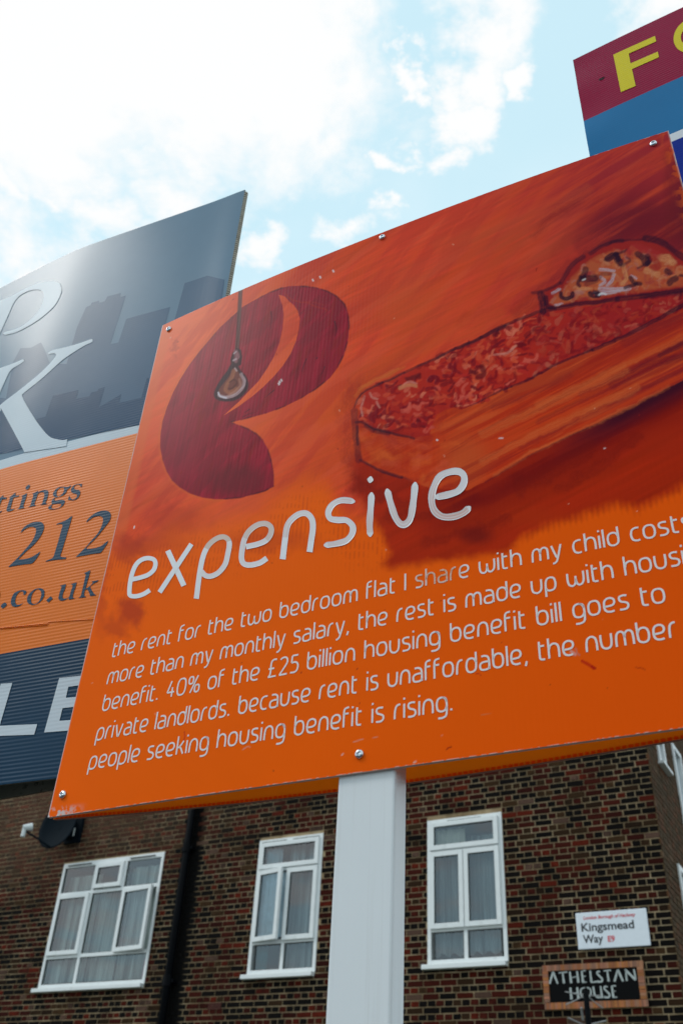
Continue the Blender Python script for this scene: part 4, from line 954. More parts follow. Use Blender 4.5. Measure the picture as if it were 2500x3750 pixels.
# screws
M_steel = material('zinc_steel', (.62, .66, .72), .16, metal=1., bump=.2, bump_scale=900)
M_sh = material('washer_paint', (.45, .02, .005), .5)
v = []; f = []; nr, na = 14, 48; R = .0047
for i in range(nr+1):
    r = i/nr
    for k in range(na):
        th = 2*math.pi*k/na; h = .0028*math.sqrt(max(0, 1-(r*.97)**2.4))+.0002
        star = .52*(.62+.38*abs(math.cos(2*th))**3)
        h -= .0017*float(1-ss(np.array([r]), star-.10, star+.02)[0])
        v.append((r*R*math.cos(th), r*R*math.sin(th), h))
for i in range(nr):
    for k in range(na): f.append((i*na+k, i*na+(k+1) % na, (i+1)*na+(k+1) % na, (i+1)*na+k) if i else (k, (k+1) % na, na+(k+1) % na, na+k))
b = len(v)
for k in range(na): th = 2*math.pi*k/na; v.append((R*math.cos(th), R*math.sin(th), -.001))
for k in range(na): f.append((nr*na+k, nr*na+(k+1) % na, b+(k+1) % na, b+k))
first = None; rs = random.Random(2)
for x, y in ((620,1207),(1400,870),(2391,528),(233,2911),(1317,2763)):
    u, z = MAIN.uz(x, y); P_ = MAIN.at(np.array(u), np.array(z), .0008)
    if first is None: o = mesh_obj('screw', v, f, M_steel, None, smooth=True); first = o.data
    else: o = link(bpy.data.objects.new('screw', first))
    nrm = Vector(MAIN.n)+Vector((rs.uniform(-.12, .12), rs.uniform(-.12, .12), rs.uniform(-.1, .1)))
    o.rotation_euler = nrm.normalized().to_track_quat('Z', 'Y').to_euler(); o.rotation_euler.rotate_axis('Z', rs.uniform(0, 1.5)); o.location = P_; under(o, SG)

# ------------------------------------------------------------------ lettering of the board, in single strokes
def arc(cx, cy, rx, ry, a0, a1, n=8, p=2.5):
    out = []
    for k in range(n+1):
        t = math.radians(a0+(a1-a0)*k/n); c, s = math.cos(t), math.sin(t)
        out.append((cx+rx*math.copysign(abs(c)**(2/p), c), cy+ry*math.copysign(abs(s)**(2/p), s)))
    return out
A_, D_ = 1.42, -.42
G = {
 'n': (.72, [[(0,0),(.02,.52),(.11,.86),(.38,1),(.64,.86),(.72,.52),(.72,0)]]),
 'u': (.72, [[(0,1),(0,.48),(.08,.14),(.36,0),(.63,.13),(.71,.46),(.72,1)]]),
 'm': (1.16, [[(0,0),(.02,.56),(.10,.88),(.33,1),(.53,.88),(.58,.56),(.58,0)],[(.58,.56),(.66,.88),(.88,1),(1.10,.88),(1.16,.56),(1.16,0)]]),
 'h': (.72, [[(0,A_),(0,0)],[(0,.5),(.10,.86),(.38,1),(.64,.87),(.72,.54),(.72,0)]]),
 'b': (.74, [[(0,A_),(0,.45),(.08,.12),(.37,0),(.65,.12),(.74,.5),(.65,.88),(.38,1),(.12,.9),(.01,.66)]]),
 'd': (.74, [[(.74,A_),(.74,.45),(.66,.12),(.37,0),(.09,.12),(0,.5),(.09,.88),(.36,1),(.62,.9),(.73,.66)]]),
 'p': (.74, [[(0,D_),(.01,.5),(.11,.88),(.38,1),(.65,.88),(.74,.5),(.65,.12),(.37,0),(.12,.06),(.02,.2)]]),
 'e': (.72, [[(.66,.03),(.36,0),(.09,.12),(0,.46),(.09,.87),(.38,1),(.64,.9),(.71,.66),(.58,.47),(.3,.42),(.03,.42)]]),
 'a': (.70, [[(.12,1),(.40,1),(.62,.88),(.69,.6),(.70,0)],[(.69,.57),(.32,.57),(.06,.48),(0,.27),(.08,.06),(.34,0),(.60,.05),(.69,.2)]]),
 'c': (.58, [[(.58,.98),(.36,1),(.10,.88),(0,.5),(.10,.12),(.36,0),(.58,.03)]]),
 'o': (.76, [arc(.38,.5,.38,.5,90,450,20)]),
 'r': (.44, [[(0,0),(.02,.5),(.10,.84),(.26,.98),(.44,1)]]),
 's': (.56, [[(.54,.97),(.28,1),(.06,.93),(.03,.74),(.14,.58),(.40,.49),(.55,.38),(.57,.18),(.44,.03),(.2,0),(0,.02)]]),
 't': (.42, [[(.06,1.30),(.06,.25),(.14,.04),(.42,.0)],[(.06,.97),(.42,.97)]]),
 'i': (.0, [[(0,1),(0,0)],[(0,1.29),(0,1.43)]]),
 'l': (.0, [[(0,A_),(0,0)]]),
 'f': (.40, [[(0,0),(0,1.02),(.08,1.34),(.40,A_)],[(0,.97),(.38,.97)]]),
 'w': (1.16, [[(0,1),(0,.45),(.09,.12),(.32,0),(.52,.14),(.58,.5),(.58,.72)],[(.58,.5),(.66,.12),(.86,0),(1.08,.14),(1.16,.46),(1.16,1)]]),
 'v': (.70, [[(0,1),(.27,.12),(.36,.02),(.45,.12),(.70,1)]]),
 'y': (.70, [[(0,1),(.28,.14),(.38,.02)],[(.70,1),(.42,.0),(.30,-.30),(.14,-.42),(.02,-.42)]]),
 'x': (.66, [[(0,1),(.66,0)],[(.64,1),(0,0)]]),
 'k': (.62, [[(0,A_),(0,0)],[(.58,1),(.24,.58),(0,.53)],[(.24,.58),(.40,.40),(.62,0)]]),
 'g': (.74, [[(.73,.66),(.62,.90),(.36,1),(.09,.88),(0,.52),(.09,.14),(.37,.02),(.62,.10),(.73,.3)],[(.40,1),(.66,.9),(.74,.6),(.74,-.04),(.66,-.32),(.40,-.43),(.10,-.42)]]),
 'I': (.0, [[(0,1.40),(0,0)]]),
 '4': (.74, [[(.36,1.36),(.03,.40)],[(.03,.40),(.74,.40)],[(.52,.80),(.52,0)]]),
 '0': (.82, [arc(.41,.69,.41,.69,90,450,22,2.6)]),
 '2': (.70, [[(.03,1.24),(.22,1.37),(.50,1.36),(.67,1.14),(.62,.84),(.30,.38),(.02,.02)],[(0,.0),(.70,.0)]]),
 '5': (.64, [[(.62,1.37),(.10,1.37)],[(.10,1.37),(.07,.82)],[(.07,.80),(.38,.82),(.60,.68),(.66,.40),(.56,.10),(.32,0),(0,.02)]]),
 '%': (1.10, [arc(.22,1.06,.22,.30,90,450,14),arc(.88,.30,.22,.30,90,450,14),[(.86,1.38),(.24,0)]]),
 '£': (.72, [[(.70,1.34),(.50,1.38),(.28,1.28),(.20,1.0),(.20,.36),(.14,.12),(.02,.0)],[(.0,.0),(.72,.0)],[(.0,.66),(.52,.66)]]),
 '.': (.12, [[(-.04,.06),(.12,.06)]]),
 ',': (.10, [[(.10,.08),(.0,-.24)]]),
 ' ': (.30, []),
}
GAP = .30
def ribbon(V, Fs, pts, w, board, lift, cap=0.):
    p = [np.array(q, float) for q in pts]; n = len(p)
    L_ = []; R_ = []
    for i in range(n):
        d = p[min(i+1, n-1)]-p[max(i-1, 0)]; d = d/(np.linalg.norm(d)+1e-12); nn = np.array([-d[1], d[0]])
        L_.append(p[i]+nn*w/2); R_.append(p[i]-nn*w/2)
    b = len(V); uz = np.array([q for pr_ in zip(L_, R_) for q in pr_])
    V.extend(uz); Fs.extend([(b+2*i, b+2*i+1, b+2*i+3, b+2*i+2) for i in range(n-1)])
def sharp(s): return len(s) < 3
def write(text, prefix, p_start, p_end, xh, sw, name='lettering', gap=GAP):
    u0, zb = MAIN.uz(*p_start); u1, zb1 = MAIN.uz(*p_end)
    def width(t): return sum(G[c][0]+gap for c in t)-gap
    kx = (u1-u0)/width(prefix)
    V = []; Fs = []; x = 0.; j = 0
    for c in text:
        w_, strokes = G[c]
        for s in strokes:
            s2 = smooth_line(s, 4) if len(s) > 2 else s
            lift_ = .0
            pts = []
            for a, b in s2:
                uu = u0+(x+a)*kx; pts.append((uu, zb+(zb1-zb)*(uu-u0)/(u1-u0)+b*xh))
            if uu > .398: continue
            ribbon(V, Fs, pts, sw, MAIN, 0)
        x += w_+gap
    co = np.array(V); P_ = MAIN.at(co[:, 0], co[:, 1], .00035)
    o = mesh_obj(name, P_, Fs, M_ink, None); o['label'] = 'pale grey printed line of small text'
    q = to_px(P_); cc = np.ones((len(q), 4)); base = np.array([.80, .71, .70])
    c3 = np.tile(base, (len(q), 1))
    # paint wiped over the words "share with"
    m = (1-np.clip(np.hypot((q[:, 0]-1600)/110, (q[:, 1]-2105+.2*(q[:, 0]-1600))/45), 0, 1))
    m = np.clip(m*2.2, 0, 1)[:, None]*(.45+.5*rng.random((len(q), 1))); c3 = c3*(1-m)+np.array([.60, .20, .03])*m
    cc[:, :3] = c3; a = o.data.color_attributes.new('paint', 'FLOAT_COLOR', 'POINT'); a.data.foreach_set('color', cc.astype(np.float32).ravel())
    return under(o, SG)
M_ink = material('printed_text', rough=.32, attr='paint')
XH, SW = .0148, .00205
LINES = [("the rent for the two bedroom flat I share with my child costs", "the rent for the two bedroom flat I share with my child cost", (411,2407), (2485,1948)),
 ("more than my monthly salary, the rest is made up with housing", "more than my monthly salary, the rest is made up with hous", (393,2506), (2487,2069)),
 ("benefit. 40% of the £25 billion housing benefit bill goes to", "benefit. 40% of the £25 billion housing benefit bill goes to", (375,2604), (2434,2204)),
 ("private landlords. because rent is unaffordable, the number", "private landlords. because rent is unaffordable, the number", (352,2712), (2478,2332)),
 ("people seeking housing benefit is rising.", "people seeking housing benefit is rising.", (325,2818), (1656,2601))]
for t_, pf, a_, b_ in LINES: write(t_, pf, a_, b_, XH, SW)

# --- the brushed headline, letter by letter
sA, sB = .3827, .5421
oA, oB = (400, 1900), (950, 1680)
HEAD = [
 ('e', [(oA, sA, [(392,684),(330,722),(262,742),(205,735),(197,690),(206,600),(228,510),(265,435),(315,393),(375,378),(430,392),(447,432),(430,490),(380,535),(310,562),(222,583)], 18, 0, 0)]),
 ('x', [(oA, sA, [(563,305),(718,642)], 22, 0, 0), (oA, sA, [(790,243),(486,706)], 19, 0, 0)]),
 ('p', [(oA, sA, [(836,766),(868,520),(900,365),(945,265),(1010,202),(1080,174),(1130,190),(1152,240),(1135,350),(1110,440),(1050,515),(980,550),(925,545),(885,505)], 21, 0, .35)]),
 ('e', [(oA, sA, [(1510,378),(1440,423),(1350,443),(1290,430),(1268,380),(1275,290),(1295,200),(1340,120),(1420,60),(1500,48),(1550,85),(1545,150),(1500,210),(1420,245),(1310,270)], 22, 0, .5)]),
 ('n', [(oB, sB, [(158,680),(172,560),(188,460),(220,410),(270,375),(320,372),(355,410),(362,470),(350,560),(340,632)], 24, 0, .6)]),
 ('s', [(oB, sB, [(638,290),(590,282),(540,285),(490,315),(465,365),(480,405),(530,415),(590,418),(630,458),(625,510),(585,555),(520,575),(444,586)], 24, 1, .85)]),
 ('i', [(oB, sB, [(757,236),(750,350),(744,440),(748,520)], 25, 1, .9), (oB, sB, [(751,130),(747,155)], 28, 1, .9)]),
 ('v', [(oB, sB, [(862,212),(885,300),(915,390),(950,440),(988,442),(1020,400),(1038,300),(1052,168)], 26, 1, .9)]),
 ('e', [(oB, sB, [(1418,330),(1370,370),(1300,393),(1230,390),(1180,350),(1162,280),(1175,200),(1215,125),(1280,92),(1345,88),(1380,118),(1378,170),(1340,220),(1270,245),(1190,262)], 27, 1, 1.)]),
]
def paint_stroke_mat():
    m = bpy.data.materials.new('white_brush_paint'); m.use_nodes = True; n = m.node_tree.nodes; l = m.node_tree.links; b = n['Principled BSDF']
    b.inputs['Roughness'].default_value = .28
    a = n.new('ShaderNodeAttribute'); a.attribute_name = 'paint'; l.new(a.outputs['Color'], b.inputs['Base Color'])
    r = n.new('ShaderNodeAttribute'); r.attribute_name = 'relief'; bp = n.new('ShaderNodeBump'); bp.inputs['Distance'].default_value = .0004; l.new(r.outputs['Fac'], bp.inputs['Height']); l.new(bp.outputs[0], b.inputs['Normal']); return m
M_brush = paint_stroke_mat(); M_brush.node_tree.nodes['Principled BSDF'].inputs['Specular IOR Level'].default_value = .2
for li_, (ch, parts) in enumerate(HEAD):
    V = []; Fs = []; CC = []; RR = []
    for (o_, s_, pts, w, rnd, thick) in parts:
        w = w*(.92 if rnd else .90)
        p = np.array(pts, float)*s_+np.array(o_)
        p = np.array(smooth_line(list(p), 10)) if len(p) > 2 else np.array([p[0]+(p[1]-p[0])*t for t in np.linspace(0, 1, 40)])
        n_ = len(p); NA = 9; b0 = len(V)
        L_ = np.concatenate([[0], np.cumsum(np.hypot(*np.diff(p, axis=0).T))]); tot_ = L_[-1]
        g0 = lat((3, NA), 77+li_*3); g0 = g0
        for i in range(n_):
            d = p[min(i+1, n_-1)]-p[max(i-1, 0)]; d /= np.linalg.norm(d)+1e-9; nn = np.array([-d[1], d[0]])
            e_ = min(L_[i], tot_-L_[i]); ww = w*1.0
            if rnd: ww = w*(.45+.55*math.sqrt(max(0, min(1, (e_+.5)/(w*.45)))))*(1+.05*math.sin(L_[i]*.09+li_))
            for k in range(NA):
                s = (k/(NA-1)-.5); q = p[i]+nn*s*ww
                if rnd and i in (0, n_-1): q = q+d*(1 if i else -1)*w*.22*(1-(2*s)**2)
                V.append(q)
                st = g0[0][k]*.6+.4*math.sin(k*2.1+L_[i]*.006)**2
                fade = .5+.5*math.sin(L_[i]/tot_*5.1+li_*1.7)
                base = np.array([.80, .79, .82]); thin = np.array([.60, .26, .20])
                blot = thick*(.15+.75*st)*(.25+.75*fade)*(0 if abs(s) > .46 else 1)
                if e_ < w*.4 and rnd: blot *= .3
                c_ = base*(1-blot)+thin*blot
                if ch == 'p' and .38 < L_[i]/tot_ < .60: c_ = c_*.4+np.array([.60, .36, .22])*.6
                if li_ == 3 and .42 < L_[i]/tot_ < .82: c_ = c_*.5+np.array([.62, .40, .30])*.5
                if li_ == 4 and (L_[i]/tot_ < .22 or L_[i]/tot_ > .88): c_ = base
                if not thick: c_ = base
                CC.append(c_); RR.append((.5+.5*st+(.5 if abs(s) > .42 else 0))*thick)
        for i in range(n_-1):
            for k in range(NA-1): a_ = b0+i*NA+k; Fs.append((a_, a_+1, a_+NA+1, a_+NA))
    q = np.array(V); uz = MAIN.uz(q[:, 0], q[:, 1])
    # strokes that cross their own tail lie on top of it
    lf = .0004+.0003*(np.arange(len(q))/len(q))
    P_ = MAIN.at(uz[:, 0], uz[:, 1])+lf[:, None]*MAIN.n
    o = mesh_obj('letter', P_, Fs, M_brush, None, smooth=True); o['label'] = 'white painted letter '+ch
    cc = np.ones((len(q), 4)); cc[:, :3] = CC; a = o.data.color_attributes.new('paint', 'FLOAT_COLOR', 'POINT'); a.data.foreach_set('color', cc.astype(np.float32).ravel())
    a = o.data.attributes.new('relief', 'FLOAT', 'POINT'); a.data.foreach_set('value', np.array(RR, dtype=np.float32))
    under(o, SG)

# ================================================================== the grey, orange and navy agent's board on the left
KL = 1.08
AL = math.atan2(-.4236, .9058)
LC = (-.22773*KL, 1.14687*KL)
LZ0, LZ1 = .4235*KL+EYE, 1.6*KL+EYE
def off_left(u, z):
    u = np.asarray(u); g_ = np.clip((np.asarray(z)-LZ0)/(LZ1-LZ0)/.8, 0, 1); g_ = g_*g_*(3-2*g_)
    h = .022; s = (-u-.435)/h; sp = h*np.where(s > 30, s, np.log1p(np.exp(np.minimum(s, 30))))
    return -.125*g_*sp + .0025*np.exp(-(u/.05)**2)
LEFT = Board(LC, AL, off_left)
def lz(p1, p2):
    a = LEFT.uz(*map(float, p1)); b = LEFT.uz(*map(float, p2)); k = (b[1]-a[1])/(b[0]-a[0])
    return (a, k)
zw = np.mean([LEFT.uz(236., 1612.)[1], LEFT.uz(517., 1556.)[1]]); zo = np.mean([LEFT.uz(0., 1706.)[1], LEFT.uz(507., 1600.)[1]]); zn = np.mean([LEFT.uz(0., 2385.)[1], LEFT.uz(330., 2348.)[1]])
def print_mat(name, c, pitch=.0062, d=.00022, rough=.28, dirt=None, axis=1, noise_amt=.06, strength=1., spec=.07):
    d *= .5; m = material(name, c, rough, spec=spec, noise_amt=noise_amt, noise_scale=5, dirt=dirt); return flute_bump(m, axis, pitch, d, strength)
M_lg = print_mat('grey_print', (.160, .250, .340), d=.00005, rough=.19); M_lm = print_mat('mid_grey_print', (.075, .140, .225), d=.00008, rough=.22); M_ld = print_mat('slate_print', (.024, .075, .150), d=.00012, rough=.22)
M_lw = print_mat('pale_print', (.60, .68, .75), d=.00012, rough=.28); M_lo = print_mat('amber_print', (.84, .175, .002), d=.00022, rough=.36, spec=.18); M_ln = print_mat('navy_print', (.003, .038, .085), d=.00040, rough=.40, spec=.15)
M_lt = print_mat('slate_lettering', (.045, .085, .135), d=.00024, rough=.32); M_le = print_mat('white_lettering', (.62, .68, .74), d=.00016, rough=.34)
LB = thing('agent_board', "weathered letting agent's board in grey, amber and navy, bowed at its left, reading 212", 'signboard', (LC[0], LC[1], 0))
def under2(o, root): o.parent = root; o.matrix_parent_inverse = Matrix.Translation(root.location).inverted(); return o
uL = np.linspace(-.98, 0, 160)
zL = np.concatenate([np.linspace(LZ0, zn, 18)[:-1], np.linspace(zn, zo, 22)[:-1], np.linspace(zo, zw, 4)[:-1], np.linspace(zw, LZ1, 34)])
rm = [3 if (a+b)/2 < zn else 2 if (a+b)/2 < zo else 1 if (a+b)/2 < zw else 0 for a, b in zip(zL[:-1], zL[1:])]
under2(grid_sheet(LEFT, 'front_board', uL, zL, 0., [M_lg, M_lw, M_lo, M_ln], None, row_mat=rm), LB)
M_lin = material('grey_sheet_inner', (.20, .21, .17), .7, noise_amt=.2, noise_scale=12, dirt=((.02, .02, .012), 60, .55, .66, .9))
M_lrim = material('dirty_sheet_edge', (.10, .085, .05), .9, noise_amt=.8, noise_scale=160)
M_pale_rim = material('pale_flute_edge', (.50, .46, .38), .8, noise_amt=.3, noise_scale=60)
under2(grid_sheet(LEFT, 'front_board_inner_skin', uL, zL[::6], -.004, [M_lin], None, flip=True), LB)
under2(edge_strip(LEFT, 'front_board_edge', list(uL), [LZ0, LZ1], 0, -.004, M_lrim, None), LB)
def off_lback(u, z): return off_left(u, z)-.006-.052*(1-np.clip((np.asarray(u)+.49)/.49, -1, 1)**2)
LBK = Board(LC, AL, off_lback)
under2(grid_sheet(LBK, 'back_board', np.linspace(-.98, 0, 60), np.linspace(LZ0, LZ1, 12), 0., [M_lin], None), LB)
under2(grid_sheet(LBK, 'back_board_outer_skin', np.linspace(-.98, 0, 60), np.linspace(LZ0, LZ1, 12), -.004, [M_lg], None, flip=True), LB)
under2(edge_strip(LBK, 'back_board_edge', list(np.linspace(-.98, 0, 60)), [LZ0, LZ1], 0, -.004, M_lrim, None), LB)
# ribs showing in the open right-hand edge
v = []; f = []; z = LZ0+.003
while z < LZ1-.004:
    b = len(v)
    for (uu, lf) in ((.0, .0002), (.0045, -.0035), (.0045, -.0075), (.0, -.0105)):
        for zz in (z, z+.0034): v.append(LEFT.at(np.array(uu), np.array(zz), lf))
    f += [(b, b+2, b+3, b+1), (b+2, b+4, b+5, b+3), (b+4, b+6, b+7, b+5), (b, b+1, b+7, b+6), (b+1, b+3, b+5, b+7), (b, b+6, b+4, b+2)]; z += .0062
o = under2(mesh_obj('edge_ribs', v, f, M_pale_rim, None), LB); o['kind'] = 'stuff'
pp = MB().box(-.53, -.46, 0, .035, 0, LZ1-.05).build('post', M_post, None, bevel=.003); pp.location = (*(LEFT.P[:2]-LEFT.n[:2]*.021), 0); pp.rotation_euler = (0, 0, AL); under2(pp, LB)
o3b, s3b = (0, 950), .3827
def PL_(loops, o, s, soft=True):
    out = []
    for lp in loops:
        q = np.array(lp, float)*s+np.array(o)
        if soft: q = np.array(soft_corner_loop(list(q), 4))
        r = LEFT.uz(q[:, 0], q[:, 1]); r[:, 0] = np.minimum(r[:, 0], -.0005); r[:, 1] = np.minimum(r[:, 1], LZ1-.0005); out.append([tuple(t) for t in r])
    return out
def draw(name, shapes, o, s, mat, lift, soft=True, label=None):
    q = drape(LEFT, [PL_(sh, o, s, soft) for sh in shapes], lift, name, mat, None); under2(q, LB)
    if label: q['label'] = label
    return q
sl = lambda P_, x: x
mid = [(300,845),(395,795),(430,860),(480,1000),(640,1000),(690,820),(740,650),(828,456),(870,440),(880,415),(950,395),(955,415),(1005,400),(1030,355),(1160,320),(1155,360),(1208,345),(1060,812),(1135,795),(1210,570),(1330,535),(1630,455),(1540,790),(1620,770),(1768,228),(1985,156),(2150,195),(2120,1000),(1900,1500),(1365,1578),(600,1733),(100,1850),(-500,1960),(-500,1500),(-200,1300),(60,1330),(130,980),(200,850)]
draw('skyline', [[mid]], o3b, s3b, M_lm, .0003, soft=False)
dark = [(330,1545),(358,1528),(440,1506),(510,1306),(757,1251),(733,1336),(860,1311),(875,1276),(935,1261),(945,1241),(1006,1223),(949,1417),(1165,1290),(1142,1376),(1355,1326),(1408,1140),(1450,1130),(1900,1020),(2000,1350),(1900,1450),(1365,1578),(640,1728),(560,1728),(480,1700),(420,1640),(350,1560)]
draw('skyline', [[dark], [(-60,1520),(0,1465),(25,1452),(222,1812),(0,1864),(-300,1925),(-300,1560)]] and [[dark], [[(-60,1520),(0,1465),(25,1452),(222,1812),(0,1864),(-300,1925),(-300,1560)]]], o3b, s3b, M_ld, .0006, soft=False)
P_out = [(-200,500),(0,400),(120,350),(250,280),(340,240),(430,214),(520,210),(575,230),(594,285),(580,350),(530,440),(450,520),(360,590),(260,650),(170,695),(90,718),(50,724),(36,712),(52,697),(110,682),(180,658),(260,610),(330,545),(380,480),(412,410),(422,350),(415,315),(380,294),(330,294),(270,308),(200,345),(160,385),(130,430),(100,500),(60,590),(0,720),(-80,900),(-220,960),(-300,960),(-250,800)]
K_stem = [(-160,1130),(-80,1078),(0,1045),(120,1002),(190,972),(225,958),(238,965),(228,982),(180,1015),(125,1048),(90,1090),(50,1175),(0,1290),(-60,1430),(-150,1600),(-400,1700),(-300,1500)]
K_arm = [(893,770),(888,792),(860,806),(800,835),(700,898),(600,968),(500,1058),(400,1148),(300,1228),(228,1286),(217,1302),(226,1335),(260,1400),(310,1482),(360,1560),(410,1625),(450,1672),(490,1705),(540,1722),(600,1732),(650,1724),(640,1790),(232,1850),(222,1812),(30,1452),(15,1446),(0,1460),(-80,1525),(-80,1470),(0,1402),(60,1352),(150,1285),(280,1182),(400,1080),(480,1000),(530,940),(543,916),(530,903),(500,904),(470,911),(463,900),(480,885),(530,865),(600,850),(700,825),(790,797),(870,768)]
draw('letter', [[P_out]], o3b, s3b, M_lw, .0010, label='large pale letter P'); draw('letter', [[K_stem], [K_arm]], o3b, s3b, M_lw, .0010, label='large pale letter K')
oT, sT = (0, 1740), .20408
tt0 = [(-60,470),(-30,445),(0,415),(30,395),(72,358),(65,400),(132,403),(122,430),(48,440),(0,560),(-25,640),(-10,664),(55,638),(20,672),(-30,690),(-90,685),(-90,600),(-40,500)]
tt1 = [(290,312),(288,370),(320,372),(360,357),(340,390),(282,398),(250,410),(225,500),(200,590),(205,615),(240,612),(282,600),(230,638),(170,655),(135,650),(127,620),(150,540),(180,450),(190,418),(172,415),(195,395),(250,345)]
ti = [(500,325),(480,400),(450,490),(430,560),(440,585),(460,590),(400,602),(315,615),(355,585),(375,520),(400,440),(415,390),(392,378),(440,355)]
tid = [(525,175),(550,190),(540,225),(510,258),(480,262),(467,240),(480,205)]
tn_ = [(695,282),(690,318),(730,290),(790,272),(850,272),(878,298),(875,350),(850,440),(828,490),(835,512),(870,520),(800,530),(723,542),(765,510),(785,440),(803,380),(802,330),(785,310),(740,310),(700,330),(688,345),(665,410),(640,480),(625,535),(660,550),(600,560),(515,580),(555,545),(575,470),(600,400),(610,350),(590,335),(640,315)]
tg1 = [(1283,175),(1270,215),(1250,240),(1215,262),(1200,310),(1160,350),(1100,385),(1060,395),(1005,400),(970,375),(960,340),(980,290),(1030,240),(1090,215),(1150,213),(1200,218),(1240,210)]
tg1h = [(1150,225),(1160,260),(1145,310),(1110,355),(1070,385),(1045,388),(1025,360),(1025,310),(1045,265),(1090,230)]
tg2 = [(1005,402),(988,425),(975,448),(1010,460),(1080,450),(1140,448),(1170,460),(1170,495),(1140,545),(1090,585),(1030,610),(950,620),(890,612),(873,595),(885,565),(930,535),(943,520),(930,490),(945,450),(980,412)]
tg2h = [(950,530),(980,520),(1050,513),(1105,513),(1105,545),(1080,580),(1040,600),(980,608),(945,600),(928,575)]
ts = [(1480,160),(1475,215),(1455,215),(1440,177),(1400,172),(1345,200),(1335,235),(1370,265),(1420,270),(1448,300),(1445,345),(1420,395),(1380,435),(1320,455),(1270,450),(1225,445),(1235,420),(1250,367),(1265,400),(1300,440),(1340,435),(1380,405),(1393,370),(1375,340),(1330,330),(1290,310),(1282,270),(1300,220),(1340,185),(1400,162)]
draw('lettering', [[tt0],[tt1],[ti],[tid],[tn_],[tg1,tg1h],[tg2,tg2h],[ts]], oT, sT, M_lt, .0008, label='slate italic word ending ttings')
o2_, s22 = (0, 1850), .26786
n2a = [(118,850),(180,790),(260,710),(340,620),(410,540),(460,470),(490,400),(502,340),(490,310),(450,298),(400,305),(350,330),(310,365),(288,382),(300,350),(340,300),(400,260),(460,235),(520,228),(570,235),(600,260),(610,300),(595,360),(560,430),(500,510),(430,580),(360,640),(300,700),(260,735),(275,745),(340,740),(420,720),(480,690),(530,655),(560,637),(540,680),(500,740),(460,785),(430,802),(340,812),(230,828)]
n1 = [(997,150),(985,190),(940,340),(895,490),(855,620),(833,690),(845,712),(917,716),(900,735),(860,742),(750,752),(630,775),(640,762),(715,730),(740,700),(765,620),(805,490),(845,340),(862,285),(855,262),(820,260),(778,272),(790,255),(860,230),(930,195),(970,162)]
n2b = [(1040,713),(1100,655),(1180,575),(1270,470),(1340,390),(1390,300),(1415,220),(1410,170),(1375,152),(1320,155),(1260,180),(1210,220),(1187,237),(1195,210),(1240,160),(1310,110),(1380,82),(1440,75),(1490,88),(1518,120),(1520,170),(1495,230),(1440,300),(1370,390),(1300,470),(1240,530),(1190,580),(1187,598),(1230,600),(1310,588),(1390,560),(1440,520),(1488,487),(1470,530),(1430,590),(1390,645),(1365,658),(1270,668),(1150,690)]
draw('lettering', [[n2a],[n1],[n2b]], o2_, s22, M_lt, .0008, label='slate italic digits 212')
o4, s4 = (0, 2070), .2551
cd0 = [(75,537),(103,552),(98,585),(45,625),(17,590),(40,560)]
cc_ = [(343,540),(300,580),(240,600),(190,590),(165,550),(170,490),(200,420),(250,380),(320,360),(380,368),(390,390),(370,420),(345,430),(345,400),(330,375),(290,385),(250,430),(230,490),(230,540),(250,568),(290,568)]
co_ = [(590,333),(635,355),(648,400),(630,470),(580,530),(520,565),(460,570),(410,545),(395,500),(410,440),(460,380),(520,342)]; coh = [(565,347),(595,380),(600,430),(580,500),(540,545),(495,560),(460,540),(453,490),(470,420),(500,375),(535,350)]
cd1 = [(738,447),(765,480),(705,537),(670,505)]
cu_ = [(957,272),(940,340),(915,400),(905,450),(915,478),(950,480),(1000,455),(1020,390),(1045,320),(1050,285),(1022,275),(1060,262),(1110,247),(1090,320),(1065,390),(1050,455),(1060,470),(1090,472),(1050,485),(995,495),(992,467),(950,495),(900,512),(860,500),(847,470),(860,410),(880,350),(895,310),(868,298),(910,285)]
ck = [(1305,72),(1290,140),(1255,260),(1235,333),(1260,328),(1310,290),(1340,250),(1320,237),(1360,228),(1425,215),(1400,240),(1360,260),(1310,300),(1305,325),(1335,380),(1365,420),(1395,432),(1340,440),(1300,445),(1290,400),(1260,350),(1232,347),(1220,390),(1212,440),(1245,458),(1200,465),(1128,473),(1165,445),(1185,370),(1215,240),(1235,150),(1235,125),(1210,118),(1260,95)]
cw_ = [(-40,300),(0,380),(8,430),(-5,470),(-60,540),(-100,560),(-60,430)]
draw('lettering', [[cw_],[cd0],[cc_],[co_,coh],[cd1],[cu_],[ck]], o4, s4, M_lt, .0008, label='slate italic web address ending .co.uk')
o5, s5 = (0, 2450), .21046
draw('lettering', [[[(25,262),(225,245),(5,992),(658,962),(605,1145),(-220,1176),(-160,860)]], [[(1040,162),(1620,95),(1575,262),(1200,312),(1155,505),(1530,474),(1490,640),(1098,685),(1045,905),(1430,876),(1385,1062),(778,1107)]]], o5, s5, M_le, .0008, soft=False, label='white block capitals LE')
# creases stamped across the sheet below the web address
v = []; f = []
for (x0, y0, x1, y1, w) in ((0,2298,180,2281,3.2),(0,2302,176,2288,2.2),(178,2276,345,2266,3.0)):
    q = LEFT.uz(np.array([x0, x1, x1, x0], float), np.array([y0, y1, y1+w, y0+w], float)); b = len(v); v += list(LEFT.at(q[:, 0], q[:, 1], np.array([.0004, .0004, .0014, .0014]))); f.append((b, b+1, b+2, b+3))
under2(mesh_obj('crease', v, f, M_lo, None), LB)

